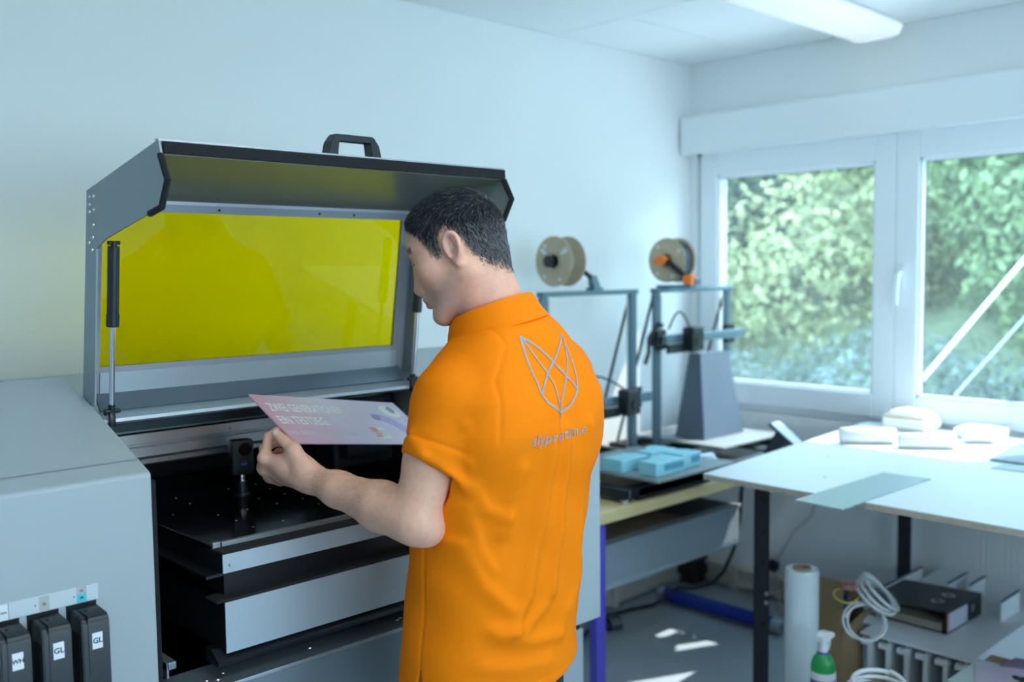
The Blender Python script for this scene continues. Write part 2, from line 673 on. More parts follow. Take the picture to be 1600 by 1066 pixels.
mb = MB()
gx = [0.12, 1.0, 2.0, 3.2] + [3.2 + .7 * k for k in range(1, 22)]
mb.grid([[(a, b, ground_z(a, b)) for b in np.linspace(-14, 16, 40)] for a in gx])
gm = mat('bank_soil_grass', (.22, .27, .16), .95, noise=(1.4, .5), bump=(9, .8, .08))
struct(mb, 'ground', gm, smooth=180)
mb = MB()
mb.box((0.13, -12, -.245), (3.0, 14, -.20))
mb.box((-12, -14, -.245), (3.0, Y0 - .12, -.20))
mb.box((0.13, Y0 - .12, -.245), (.14, -5, -.2))
struct(mb, 'ground_path', mat('pale_gravel', (.52, .53, .52), .95, noise=(60, .3)))

bush('dark blue-green shrub high in the far upper corner of the first window', [(4.9, 3.15, 2.5, .85, .95, .8), (5.5, 4.3, 2.6, 1.1, 1.1, 1.0), (5.7, 2.7, 3.3, 1.0, 1.0, .8)], 15300, 0.061, LEAF_D, 3)
bush('yellow-green bushy shrub low on the bank outside the first window', [(5.0, 2.2, 1.5, 1.3, 1.35, 1.15), (4.7, 3.5, 1.1, 1.1, 1.1, .9), (5.4, 1.4, 2.1, .9, .9, .9)], 17000, 0.043, LEAF_Y, 5)
bush('light green shrub high up behind the middle of the window', [(6.6, 1.8, 3.4, 1.3, 1.4, 1.2), (6.9, .6, 3.9, 1.2, 1.3, 1.2)], 15300, 0.054, LEAF_G, 8)
bush('large leafy green shrub filling the second window', [(5.0, -.6, 1.9, 1.3, 1.2, 1.3), (5.6, -1.6, 2.6, 1.3, 1.3, 1.3), (5.2, .4, 2.7, 1.1, 1.0, 1.0), (6.4, -.8, 3.7, 1.3, 1.4, 1.2)], 28900, 0.050, LEAF_G, 11)
bush('blue-grey low shrub at the foot of the bank beside the path', [(3.9, .7, .45, .8, 1.0, .6), (3.9, 2.4, .35, .7, 1.1, .5), (3.9, -1.0, .4, .7, 1.0, .55)], 15300, 0.032, LEAF_B, 14)
bush('green shrub on the bank towards the street side', [(5.2, -3.6, 2.2, 1.5, 1.7, 1.6), (5.8, -5.8, 2.6, 1.6, 1.6, 1.6)], 11900, 0.058, LEAF_G, 17)
bush('dark shrub low on the bank beyond the wall corner', [(5.0, 5.8, 1.4, 1.4, 1.4, 1.2), (5.0, 7.6, 1.6, 1.4, 1.4, 1.4)], 10200, 0.054, LEAF_B, 21)

POLE = mat('white_pole_paint', (.75, .75, .72), .5)
tag(MB().cyl((1.0, -.52, .68), (1.0, -2.2, 2.83), .011).build('support_pole', POLE, smooth=60), 'white pole leaning diagonally outside the second window pane', 'pole')
tag(MB().cyl((1.3, -.55, .55), (1.3, -2.3, 2.75), .006).build('support_pole', mat('grey_pole_paint', (.35, .40, .44), .5), smooth=60), 'thinner grey pole leaning parallel behind the white pole outside', 'pole')
for i, (p0, px) in enumerate((((1.0, -.52, .68), 0), ((1.3, -.55, .55), 0))):
    tag(MB().box((p0[0] - .035, p0[1] - .03, -.2), (p0[0] + .035, p0[1] + .03, p0[2] + .03), .004).build('pole_footing', mat('concrete', (.45, .45, .44), .9, noise=(30, .2))),
        'concrete footing post under the %s leaning pole outside' % ('white' if i == 0 else 'thin grey'), 'footing')

# ================================================================== the flatbed printer
XL, XR = -3.345, -2.505          # opening
pr = thing('flatbed_printer', 'large light grey flatbed printer with its yellow window hood raised, on a grey stand', 'printer', (-2.95, -.75, 0))


def cover(name, xa, xb):
    mb = MB()
    prof = [(-1.2, .62), (-1.2, 1.224), (-1.196, 1.2295), (-.775, 1.380), (-.775, 1.290), (-.28, 1.25), (-.28, .62)]
    mb.prism(prof, 0, xa, xb)
    bmesh.ops.bevel(mb.bm, geom=list(mb.bm.edges), offset=.003, segments=2, affect='EDGES', profile=.5)
    return mb.build(name, COVER, pr)


lc = cover('left_cover', -4.06, XL)
rc = cover('right_cover', XR, -2.07)
# seam line across the left cover just behind the front fold
MB().prism([(-1.146, 1.2475), (-1.1465, 1.2495), (-1.150, 1.2482)], 0, -4.05, XL - .003).build('panel_seam', COVER, lc)
mb = MB()
mb.box((-4.0, -1.14, .06), (-2.075, -.32, .575), .006)
st = mb.build('stand', COVER, pr)
mb = MB()
mb.box((-4.0, -1.13, .575), (-2.085, -.33, .619))
mb.box((-2.115, -1.14, .575), (-2.09, -1.10, .588), .002)
mb.build('stand_top', BLACKM, pr)
for x in (-3.9, -2.17):
    for y in (-1.05, -.4):
        MB().cyl((x, y, 0), (x, y, .062), .028).build('foot', BLACKP, pr, smooth=50)
# inner black housing of the working space
mb = MB()
mb.box((XL + .001, -1.19, .62), (XL + .012, -.45, 1.21))
mb.box((XR - .012, -1.19, .62), (XR - .001, -.45, 1.21))
mb.box((XL + .001, -.46, .62), (XR - .001, -.44, 1.30))
mb.box((XL + .012, -1.16, .622), (XR - .012, -.46, .70))
mb.build('inner_housing', BLACKV, pr)
mb = MB()
mb.box((XL + .001, -.80, 1.30), (XR - .001, -.28, 1.335), .003)
mb.box((XL + .001, -.43, .62), (XR - .001, -.28, 1.30))
mb.build('rear_cover', COVER, pr)
# front base: brushed panel with a ledge on top
mb = MB()
mb.prism([(-1.262, .62), (-1.265, .803), (-1.262, .806), (-1.165, .812), (-1.165, .62)], 0, XL + .002, XR - .002)
bf = mb.build('front_base', STEEL, pr)
mb = MB()
mb.box((XL + .004, -1.2680, .800), (XR - .004, -1.2620, .8075), .001)
mb.build('edge_strip', ALU, bf)


def screw(p, n=(0, -1, 0), r=.0042):
    p, n = Vector(p), Vector(n)
    mb = MB()
    mb.cyl(p, p + n * .0025, r, r * .8, 10)
    return mb


for x, y in ((-3.262, -1.225), (-3.243, -1.235), (-3.222, -1.215), (-3.03, -1.225), (-2.80, -1.225), (-2.787, -1.218), (-3.31, -1.25)):
    screw((x, y, .8075), (0, 0, 1), .005).build('screw', SCREW, bf)
# slide rail at the left foot of the drawer
mb = MB()
mb.box((-3.325, -1.19, .835), (-3.305, -.6, .850), .002)
mb.box((-3.325, -1.19, .820), (-3.321, -.6, .85))
mb.build('slide_rail', STEEL, pr)
# lower drawer
mb = MB()
mb.box((-3.2285, -1.2468, .862), (-2.562, -.50, .9605))
mb.prism([(-1.252, .838), (-1.255, .846), (-1.225, .866), (-1.20, .866), (-1.20, .838)], 0, -3.25, -2.54)
dr = mb.build('drawer', BLACKM, pr)
mb = MB()
mb.prism([(-1.250, .961), (-1.250, .860), (-1.247, .860), (-1.247, .961)], 0, -3.230, -2.56)
mb.build('drawer_front', ALU2, dr)
mb = MB()
mb.box((-3.246, -1.249, .961), (-2.55, -1.195, .967), .002)
mb.build('foam_seal', FOAM, dr)
# recess panel between drawer and bed
mb = MB()
mb.box((-3.215, -1.218, .967), (-2.57, -1.15, 1.02))
mb.build('recess_panel', BLACKM, pr)
# print bed
mb = MB()
mb.box((-3.2305, -1.2468, 1.016), (-2.582, -.52, 1.054))
mb.box((-3.262, -1.24, 1.012), (-3.22, -.6, 1.018))
tr = mb.build('print_table', BLACKM, pr)
mb = MB()
mb.prism([(-1.250, 1.056), (-1.250, 1.019), (-1.247, 1.019), (-1.247, 1.056)], 0, -3.232, -2.58)
mb.build('table_front', ALU2, tr)
screw((-3.216, -1.250, 1.034), (0, -1, 0)).build('screw', SCREW, tr)
screw((-2.62, -1.250, 1.034), (0, -1, 0)).build('screw', SCREW, tr)
mb = MB()
mb.box((-3.231, -1.249, 1.055), (-2.58, -1.206, 1.0605), .002)
mb.build('foam_seal', FOAM, tr)
mb = MB()
mb.box((-3.232, -1.205, 1.054), (-2.58, -.52, 1.064), .0015)
bed = mb.build('bed_plate', BLACKG, tr)
mb = MB()
mb.box((-3.212, -1.209, 1.056), (-2.58, -1.197, 1.0695), .001)
mb.box((-3.231, -1.209, 1.056), (-3.214, -1.195, 1.071), .002)
mb.build('edge_strip', ALU, tr)
mb = MB()
rng = random.Random(5)
for i in range(9):
    for k in range(6):
        x, y = -3.17 + i * .07 + rng.uniform(-.004, .004), -1.13 + k * .075
        if rng.random() < .62:
            mb.cyl((x, y, 1.064), (x, y, 1.0645), .0022, None, 8)
hb = mb.build('bed_pins', SCREW, bed)
hb['kind'] = 'stuff'
# gantry beam across the back of the bed
mb = MB()
mb.prism([(-.62, 1.290), (-.73, 1.262), (-.765, 1.240), (-.765, 1.236), (-.62, 1.236)], 0, XL + .013, XR - .013)
gb = mb.build('gantry_beam', mat('beam_grey', (.26, .31, .33), .4, .3), pr)
mb = MB()
mb.prism([(-.771, 1.232), (-.771, 1.209), (-.766, 1.206), (-.766, 1.203), (-.771, 1.200), (-.771, 1.178), (-.760, 1.176), (-.760, 1.232)], 0, XL + .013, XR - .013)
mb.build('linear_rail', mat('rail_bright_aluminium', (.74, .78, .80), .3, .7), gb)
mb = MB()
mb.prism([(-.779, 1.173), (-.779, 1.163), (-.770, 1.158), (-.72, 1.158), (-.72, 1.176), (-.762, 1.176)], 0, XL + .013, XR - .013)
mb.build('beam_lip', ALU, gb)
for x, z in ((-3.19, 1.170), (-3.12, 1.170), (-3.05, 1.170), (-2.96, 1.218)):
    screw((x, -.7715 if z > 1.2 else -.7795, z), (0, -1, 0), .004).build('screw', SCREW, gb)
# print carriage parked far right on the beam, black, mostly hidden
mb = MB()
mb.box((-2.72, -.86, 1.09), (-2.53, -.775, 1.27), .006)
mb.box((-2.70, -.89, 1.12), (-2.57, -.86, 1.24), .006)
mb.build('print_carriage', BLACKP, pr)
# chassis rail in front of the hood hinge
mb = MB()
mb.prism([(-.872, 1.318), (-.945, 1.300), (-.948, 1.293), (-.94, 1.288), (-.80, 1.288), (-.80, 1.318)], 0, XL + .002, XR - .002)
mb.build('hinge_rail', ALU2, pr)

# ---- hood (raised)
hd = thing('hood', None, None, (XL + .42, -.88, 1.32))
hd.parent = pr
hd.matrix_parent_inverse = WM[pr.name].inverted()
side = [(-.868, 1.330), (-.940, 1.771), (-1.284, 1.838), (-1.310, 1.766), (-1.282, 1.719), (-1.232, 1.710), (-1.028, 1.671), (-.978, 1.652), (-.932, 1.330)]
for xa, nm in ((XL, 1), (XR - .004, -1)):
    mb = MB()
    mb.prism(side, 0, xa, xa + .004)
    pnl = mb.build('side_panel', HOODM, hd)
    mb = MB()
    tip = [(-1.284, 1.812), (-1.310, 1.766), (-1.282, 1.719), (-1.232, 1.710)]
    xm = xa + .002
    mb.tube([(xm, y - .003, z) for y, z in tip], .0065, 8)
    mb.build('edge_trim', FOAM, pnl)
    xo = xa if nm == 1 else xa + .004
    for (y, z) in ((-.956, 1.757), (-.955, 1.742), (-.953, 1.727), (-.978, 1.757), (-.976, 1.730), (-.972, 1.700), (-.966, 1.675), (-.945, 1.665), (-.960, 1.650)):
        screw((xo, y, z), (-nm, 0, 0), .0038).build('screw', SCREW, pnl)
# top lip sheet (double skin: outer sheet, curved under-sheet)
mb = MB()
out = [(-.940, 1.772), (-1.284, 1.8395), (-1.2855, 1.812)]
inn = [(-1.276, 1.811), (-1.20, 1.802), (-1.10, 1.789), (-1.03, 1.778), (-.985, 1.769), (-.955, 1.757), (-.944, 1.745)]
mb.prism(out + inn, 0, XL + .004, XR - .004)
mb.build('top_lip', mat('lip_dark_metal', (.22, .24, .235), .30, .6), hd, smooth=40)
mb = MB()
mb.box((XL + .006, -1.2915, 1.8135), (XR - .001, -1.285, 1.8355), .002)
mb.build('foam_seal', FOAM, hd)
mb = MB()
mb.prism([(-1.2858, 1.8395), (-1.286, 1.8365), (-1.27, 1.8375), (-1.27, 1.8405)], 0, XL, XR)
mb.build('edge_strip', ALU, hd)
# frame round the pane: (s along the panel, 0 = hinge, 1 = top)


def hp(s, off):
    """point of the leaning window panel: s up along it, off towards the room"""
    a, b = Vector((-.868, 1.330)), Vector((-.940, 1.771))
    d = (b - a)
    nrm = Vector((-d.y, d.x)).normalized()
    p = a + d * s + nrm * off
    return (p.x, p.y)


mb = MB()
mb.prism([hp(.955, .0), hp(.955, .016), hp(.99, .016), hp(.99, 0)], 0, XL + .004, XR - .004)
mb.build('upper_bar', mat('bar_light_grey', (.50, .53, .58), .4, .3), hd)
mb = MB()
mb.prism([hp(.915, .0), hp(.915, .012), hp(.955, .013), hp(.955, 0)], 0, XL + .004, XR - .004)
ub = mb.build('pane_frame_top', mat('bar_blue_grey', (.30, .34, .40), .4, .3), hd)
for x in (-3.06, -2.80, -2.70):
    screw((x, *hp(.935, .012)), (0, -1, 0), .0032).build('screw', INK, ub)
FRM = mat('pane_frame_grey', (.33, .35, .39), .45, .2)
mb = MB()
for xa, xb in ((XL + .004, XL + .030), (XR - .042, XR - .004)):
    mb.prism([hp(.02, .0), hp(.02, .010), hp(.915, .010), hp(.915, 0)], 0, xa, xb)
mb.prism([hp(.145, .0), hp(.145, .010), hp(.172, .010), hp(.172, 0)], 0, XL + .03, XR - .042)
mb.build('pane_frame', FRM, hd)
mb = MB()
mb.prism([hp(.045, .0), hp(.045, .013), hp(.145, .013), hp(.145, 0)], 0, XL + .03, XR - .03)
mb.build('lower_bar', ALU2, hd)
mb = MB()
mb.prism([hp(-.02, .045), hp(.045, .014), hp(.045, .010), hp(-.03, .040)], 0, XL + .02, XR - .02)
mb.build('lower_channel', mat('channel_metal', (.24, .31, .38), .28, .7), hd)
YG = thin_glass('yellow_filter_pane', (.95, .84, 0.0), 0.004, 1.38)
mb = MB()
mb.prism([hp(.165, .003), hp(.165, .006), hp(.918, .006), hp(.918, .003)], 0, XL + .028, XR - .040)
wp = mb.build('window_pane', YG, hd)
wp['label'] = 'yellow transparent pane'
# handle on the lip
mb = MB()
hx0, hx1 = -2.990, -2.856
hz = 1.8385
mb.prism([(hx0, hz), (hx0 + .006, hz + .025), (hx0 + .020, hz + .043), (hx1 - .020, hz + .043), (hx1 - .006, hz + .025), (hx1, hz),
          (hx1 - .026, hz), (hx1 - .026, hz + .032), (hx0 + .026, hz + .032), (hx0 + .026, hz)], 1, -1.282, -1.255)
bmesh.ops.bevel(mb.bm, geom=list(mb.bm.edges), offset=.002, segments=2, affect='EDGES')
mb.build('hood_handle', BLACKP, hd)
# gas springs
for i, x in enumerate((-3.318, -2.532)):
    g = MB()
    a, b = Vector((x, -1.0, 1.664)), Vector((x, -.953, 1.318))
    m1 = a.lerp(b, .49)
    g.cyl(a.lerp(b, .02), m1, .0118)
    g.cyl(m1 - (b - a).normalized() * .025, m1, .0130)
    go = g.build('gas_spring', BLACKP, pr, smooth=40)
    g = MB()
    g.cyl(m1, a.lerp(b, .98), .0056)
    g.build('piston_rod', CHROME, go, smooth=40)
    g = MB()
    g.cyl(a.lerp(b, -.01), a.lerp(b, .03), .006)
    g.cyl((x - .012, a.y, a.z), (x + .012, a.y, a.z), .004)
    g.cyl(a.lerp(b, .96), a.lerp(b, 1.03), .007)
    g.cyl((x - .014, b.y, b.z), (x + .014, b.y, b.z), .005)
    g.box((x - .006, b.y - .006, 1.285), (x + .006, b.y + .006, 1.315), .002)
    g.build('end_fitting', BLACKP, go, smooth=40)
# hinge screws at lower left
for k in range(3):
    screw((XL + .018 + k * .014, -.9425, 1.312 + .0035 * (k == 2)), (0, -1, .25), .0045).build('screw', INK, pr)

# ---- ink slots and label strip on the left cover
mb = MB()
slots = [(-3.6395, -3.5865), (-3.5745, -3.5215), (-3.509, -3.456)]
for a, b in slots:
    mb.box((a, -1.2008, .74), (b, -1.1995, 1.012))
mb.build('ink_slots', BLACKV, lc)
mb = MB()
mb.box((-3.72, -1.2007, 1.0135), (-3.452, -1.1995, 1.042))
ls = mb.build('label_strip', mat('label_strip_grey', (.60, .64, .67), .45), lc)
FRONT = Matrix.Rotation(R(90), 4, 'X')


def fm(x, y, z):
    return Matrix.Translation((x, y, z)) @ FRONT


mb = MB()
mb.box((-3.553, -1.2012, 1.0135), (-3.536, -1.2006, 1.040))
mb.build('colour_patch', mat('patch_warm_grey', (.46, .47, .46), .5), ls)
mb = MB()
mb.box((-3.4895, -1.2012, 1.029), (-3.4725, -1.2006, 1.042))
mb.build('colour_patch', mat('patch_warm_grey', (.46, .47, .46), .5), ls)
mb = MB()
mb.box((-3.4895, -1.2012, 1.0135), (-3.4725, -1.2006, 1.0288))
mb.build('colour_patch', mat('patch_cyan', (.10, .55, .66), .5), ls)
mb = MB()
mb.box((-3.72, -1.2012, 1.0135), (-3.6035, -1.2006, 1.040))
mb.build('colour_patch', WHITE, ls)
for s, x, z, k in (('GL', -3.5445, 1.026, .0058), ('GL', -3.481, 1.0345, .0052), ('PR', -3.481, 1.0215, .0055), ('3', -3.560, 1.026, .005), ('4', -3.4945, 1.026, .005), ('WH', -3.611, 1.026, .0058)):
    mb = MB()
    mb.text(s, k, fm(x, -1.2013, z), .0004, .00012)
    mb.build('lettering', INK, ls)
mb = MB()
mb.box((-3.6035, -1.2013, 1.0135), (-3.6027, -1.2008, 1.042))
mb.build('divider_line', INK, ls)

# ---- ink cartridges (things held in the slots)
for code, xo, lab in (('GL', 0.0, 'black ink cartridge marked GL nearest the open print bed'),
                      ('GL', -.0652, 'black ink cartridge marked GL in the middle slot beside the WH cartridge'),
                      ('WH', -.1305, 'black ink cartridge marked WH farthest from the print bed')):
    x0, x1 = -3.5045 + xo, -3.4565 + xo
    root = thing('ink_cartridge', lab, 'ink cartridge', ((x0 + x1) / 2, -1.23, .745), group='ink cartridges in the printer front')
    mb = MB()
    prof = [(-1.202, .745), (-1.262, .745), (-1.262, .988), (-1.259, .997), (-1.251, 1.003), (-1.202, 1.006)]
    mb.prism(prof, 0, x0, x1)
    bmesh.ops.bevel(mb.bm, geom=list(mb.bm.edges), offset=.0018, segments=2, affect='EDGES')
    mb.build('shell', BLACKP, root, smooth=35)
    mb = MB()
    mb.box((x0 - .0012, -1.250, .745), (x0 + .001, -1.215, .972), .001)
    mb.build('side_recess', BLACKV, root)
    mb = MB()
    mb.box((x0 + .010, -1.2625, .90), (x0 + .0108, -1.21, 1.0062))
    mb.cyl((x0 + .020, -1.228, 1.003), (x0 + .020, -1.228, 1.0062), .0022, None, 10)
    mb.build('seam', BLACKV, root)
    mb = MB()
    mb.box((x0 + .0165, -1.2631, .9445), (x0 + .0345, -1.2615, .9735), .0005)
    lb = mb.build('paper_label', WHITE, root)
    mb = MB()
    mb.text(code, .0135 if code == 'GL' else .0108, fm(x0 + .0255, -1.2634, .959), .0005, .0002)
    mb.build('lettering', INK, lb)

# ---- little camera standing on the bed
cx, cy, cz = -2.967, -.835, 1.0642
root = thing('action_camera', 'small black action camera on a short stand on the print bed', 'camera', (cx, cy, cz), R(-8))
mb = MB()
mb.box((-.028, -.017, .050), (.028, .017, .136), .008)
mb.build('body', BLACKP, root, local=True, smooth=40)
mb = MB()
mb.lathe([(.0001, -.003), (.0125, -.003), (.0155, 0), (.0155, .006), (.0001, .006)], (.004, -.0175, .112), 'Y', 24)
mb.build('lens', BLACKG, root, local=True, smooth=40)
mb = MB()
mb.box((-.006, -.0176, .0745), (.008, -.0168, .0795))
mb.build('badge', mat('badge_blue', (.05, .09, .45), .4), root, local=True)
mb = MB()
mb.box((-.004, -.0176, .0830), (.007, -.0168, .0850))
mb.build('indicator', mat('badge_red', (.25, .02, .02), .4), root, local=True)
mb = MB()
mb.cyl((0, 0, .034), (0, 0, .0410), .0115)
mb.cyl((0, 0, .0425), (0, 0, .0500), .0115)
mb.build('mount_nut', CHROME, root, local=True, smooth=40)
mb = MB()
mb.cyl((0, 0, 0), (0, 0, .008), .021, .019)
mb.cyl((0, 0, .008), (0, 0, .034), .013, .0115)
mb.build('stand', BLACKP, root, local=True, smooth=40)

# ================================================================== workbench with two 3-D printers
WOOD = mat('bench_birch', (.62, .47, .24), .5, noise=(9, .15))
WOODB = mat('brown_board', (.27, .19, .12), .6, noise=(12, .25))
BLUE = mat('blue_enamel', (.012, .04, .36), .35)
VIOL = mat('violet_enamel', (.10, .085, .50), .35)
CAPM = mat('grey_end_cap', (.38, .46, .50), .5)
DRAW = mat('drawer_grey', (.50, .55, .60), .5)
wb = thing('workbench', 'wooden workbench on blue steel frame carrying the two 3D printers', 'workbench', (-1.0, -.4, 0))
MB().box((-1.64, -.765, .705), (-.385, -.035, .75), .004).build('bench_top', WOOD, wb)
for x, m, nm in ((-1.545, VIOL, 0), (-.41, BLUE, 1)):
    mb = MB()
    yu = -.725 if nm == 0 else -.685
    mb.box((x - .025, yu - .02, .04), (x + .025, yu + .02, .700), .006)
    mb.box((x - .02, -.36, .52), (x + .02, -.32, .700), .004)
    mb.box((x - .02, -.73, .660), (x + .02, -.10, .704), .004)
    mb.build('frame_post', m, wb)
    mb = MB()
    mb.tube([(x, -.745, .040), (x, -.165, .040)], .033, 12)
    ft = mb.build('foot_bar', BLUE, wb, smooth=40)
    MB().tube([(x, -.79, .036), (x, -.745, .040)], [.026, .0325], 12).build('end_cap', CAPM, ft, smooth=40)
    MB().tube([(x, -.165, .040), (x, -.12, .036)], [.0325, .026], 12).build('end_cap', CAPM, ft, smooth=40)
mb = MB()
mb.cyl((-1.512, -.745, .33), (-1.47, -.755, .33), .026, .032, 16)
mb.cyl((-1.522, -.742, .33), (-1.510, -.745, .33), .010)
mb.build('clamp_knob', BLACKP, wb, smooth=40)
mb = MB()
mb.box((-1.515, -.585, .385), (-.44, -.579, .55))
for k in range(14):
    z = .40 + k * .0085
    mb.box((-1.515, -.5875, z), (-.44, -.584, z + .004))
mb.box((-1.515, -.60, .545), (-.44, -.55, .556), .002)
mb.box((-1.515, -.60, .380), (-.44, -.55, .390), .002)
mb.build('shelf_front', ALU2, wb)
MB().box((-1.51, -.55, .535), (-.80, -.16, .557), .002).build('shelf_board', WOODB, wb)
MB().box((-.80, -.55, .535), (-.44, -.16, .550), .002).build('shelf_board', mat('slate_board', (.07, .08, .09), .6), wb)
for x0, x1 in ((-1.50, -.98), (-.90, -.45)):
    mb = MB()
    mb.box((x0, -.50, .606), (x1, -.20, .704), .006)
    d = mb.build('under_drawer', DRAW, wb)
    xc = (x0 + x1) / 2 + .04
    MB().tube([(xc - .055, -.50, .668), (xc - .048, -.526, .664), (xc - .03, -.538, .655), (xc + .03, -.538, .655), (xc + .048, -.526, .664), (xc + .055, -.50, .668)], .009, 10).build('drawer_handle', CHROME, d, smooth=60)

EXTR = mat('anodised_slate_blue', (.12, .19, .24), .35, .5)
EXTB = mat('anodised_black', (.012, .018, .022), .4, .4)
PLATE = mat('printer_bed_grey', (.21, .235, .24), .55)
PANELB = mat('screen_bezel', (.05, .06, .08), .3)
SCRN = mat('screen_pale', (.22, .27, .36), .15)


def fdm(cx, zg, label, spool_label, arm_col, yb=0.0):
    """bed-slinger 3-D printer: uprights at y=-.3, base on the bench top"""
    zb = .75
    root = thing('desktop_3d_printer', label, '3D printer', (cx, -.3, zb), group='3D printers on the workbench')
    w = .285
    mb = MB()
    for sx in (-1, 1):
        mb.box((cx + sx * (w + .015) - .02, -.745, zb + .012), (cx + sx * (w + .015) + .02, -.06, zb + .052), .003)
    for y in (-.745, -.32, -.10):
        mb.box((cx - w, y, zb + .012), (cx + w, y + .04, zb + .052), .003)
    mb.box((cx - w + .05, -.745, zb + .0), (cx + w - .05, -.72, zb + .045), .002)
    b = mb.build('base_frame', EXTB, root)
    mb = MB()
    for sx in (-1, 1):
        for y in (-.73, -.08):
            mb.cyl((cx + sx * (w + .015), y, zb), (cx + sx * (w + .015), y, zb + .014), .016)
        for dz in (.020, .032, .044):
            mb.cyl((cx + sx * (w + .005), -.745, zb + dz), (cx + sx * (w + .005), -.7475, zb + dz), .0035, None, 8)
    mb.build('foot', SCREW, b)
    for sx in (-1, 1):
        mb = MB()
        x = cx + sx * (w - .012)
        mb.box((x - .02, -.31, zb + .05), (x + .02, -.29, zb + .742), .003)
        mb.box((x - .006, -.3125, zb + .05), (x + .006, -.31, zb + .742))
        mb.build('upright', EXTR, root)
        mb = MB()
        mb.tube([(x - sx * .0, -.285, zb + .735), (x, -.075, zb + .055)], .0065, 10)
        mb.tube([(x, -.287, zb + .742), (x, -.283, zb + .722)], .010, 10)
        mb.build('brace_rod', EXTB, root, smooth=40)
        mb = MB()
        mb.tube([(x - sx * .035, -.30, zb + .05), (x - sx * .035, -.30, zb + .73)], .004, 8)
        mb.build('lead_screw', SCREW, root, smooth=40)
    mb = MB()
    mb.box((cx - w - .008, -.32, zb + .742), (cx + w + .008, -.28, zb + .762), .003)
    mb.build('top_bar', EXTR, root)
    # gantry with carriage and motor
    mb = MB()
    mb.box((cx - w - .02, -.350, zg - .020), (cx + w + .06, -.325, zg + .020), .003)
    mb.box((cx - w - .01, -.353, zg - .004), (cx + w + .02, -.350, zg + .004))
    g = mb.build('gantry_bar', EXTR, root)
    for sx in (-1, 1):
        mb = MB()
        x = cx + sx * (w - .01)
        mb.box((x - .034, -.325, zg - .045), (x + .034, -.315, zg + .045), .003)
        for dz in (-.03, .03):
            mb.cyl((x - sx * .028, -.327, zg + dz), (x - sx * .028, -.300, zg + dz), .012, None, 14)
        mb.build('roller_plate', EXTB, g)
    mb = MB()
    mb.box((cx - w - .055, -.36, zg - .025), (cx - w - .01, -.31, zg + .03), .003)
    mb.cyl((cx - w - .03, -.36, zg), (cx - w - .03, -.378, zg), .018, None, 16)
    mb.box((cx - w - .06, -.365, zg + .03), (cx - w - .015, -.325, zg + .042), .002)
    mb.tube([(cx - w - .055, -.34, zg + .035), (cx - w - .085, -.335, zg + .005), (cx - w - .085, -.335, zg - .05), (cx - w - .105, -.33, zg - .10)], .009, 8)
    mb.tube([(cx - w - .085, -.335, zg + .01), (cx - w - .03, -.345, zg + .075), (cx - w - .005, -.345, zg + .065)], .010, 8)
    mb.build('extruder_motor', BLACKP, g)
    hx = cx - .10 if zg > 1.2 else cx + .16
    mb = MB()
    mb.box((hx - .042, -.405, zg - .055), (hx + .042, -.345, zg + .050), .006)
    mb.cyl((hx, -.405, zg - .012), (hx, -.412, zg - .012), .022, None, 20)
    mb.box((hx - .024, -.385, zg - .062), (hx + .024, -.35, zg - .05), .002)
    hot = mb.build('print_head', BLACKP, g)
    MB().cyl((hx, -.37, zg - .062), (hx, -.37, zg - .075), .006, .001, 10).build('nozzle', mat('brass', (.6, .42, .16), .3, 1.0), hot)
    MB().box((cx - w + .02, -.362, zg - .062), (hx - .04, -.347, zg - .021), .002).build('cable_cover', EXTB, g)
    pts = []
    for k in range(13):
        t = k / 12
        pts.append((hx + (cx - w - .03 - hx) * t * (.6 if zg > 1.2 else .9), -.355 + .02 * t, zg + .045 + .075 * math.sin(math.pi * t)))
    MB().tube(pts, .0045, 8).build('feed_tube', BLACKP, hot, smooth=60)
    # moving bed
    mb = MB()
    mb.box((cx - .04, -.74, zb + .052), (cx - .005, -.10, zb + .062))
    mb.box((cx + .005, -.74, zb + .052), (cx + .04, -.10, zb + .062))
    mb.box((cx - .19, -.78 + yb, zb + .066), (cx + .19, -.38 + yb, zb + .074), .002)
    mb.build('bed_carriage', EXTB, root)
    mb = MB()
    mb.box((cx - .245, -.84 + yb, zb + .078), (cx + .245, -.335 + yb, zb + .088), .002)
    bp = mb.build('bed_plate', PLATE, root)
    mb = MB()
    for sx in (-1, 1):
        for y in (-.76 + yb, -.42 + yb):
            mb.cyl((cx + sx * .17, y, zb + .060), (cx + sx * .17, y, zb + .079), .012, None, 14)
    mb.build('levelling_knob', EXTB, bp)
    # spool arm
    sy = -.30
    bx_, hz = cx + .03, zb + .762
    hub = Vector((cx - .215, sy, zb + .882)) if arm_col is None else Vector((cx - .20, sy, zb + .885))
    mb = MB()
    if arm_col is None:
        mb.box((bx_ - .03, sy - .022, hz), (bx_ + .03, sy + .022, hz + .012), .002)
        mb.hexa([(bx_ - .018, sy - .016, hz + .010), (bx_ + .022, sy - .016, hz + .010), (bx_ + .022, sy + .016, hz + .010), (bx_ - .018, sy + .016, hz + .010)],
                [(bx_ - .030, sy - .012, hz + .055), (bx_ - .002, sy - .012, hz + .062), (bx_ - .002, sy + .012, hz + .062), (bx_ - .030, sy + .012, hz + .055)])
    else:
        ax_ = hub.x - .018
        mb.box((ax_ - .018, sy - .16, hz), (ax_ + .018, sy + .03, hz + .014), .002)
        mb.box((ax_ + .005, sy - .165, hz + .012), (ax_ + .045, sy - .135, hz + .040), .002)
    arm = mb.build('spool_holder', EXTR, root)
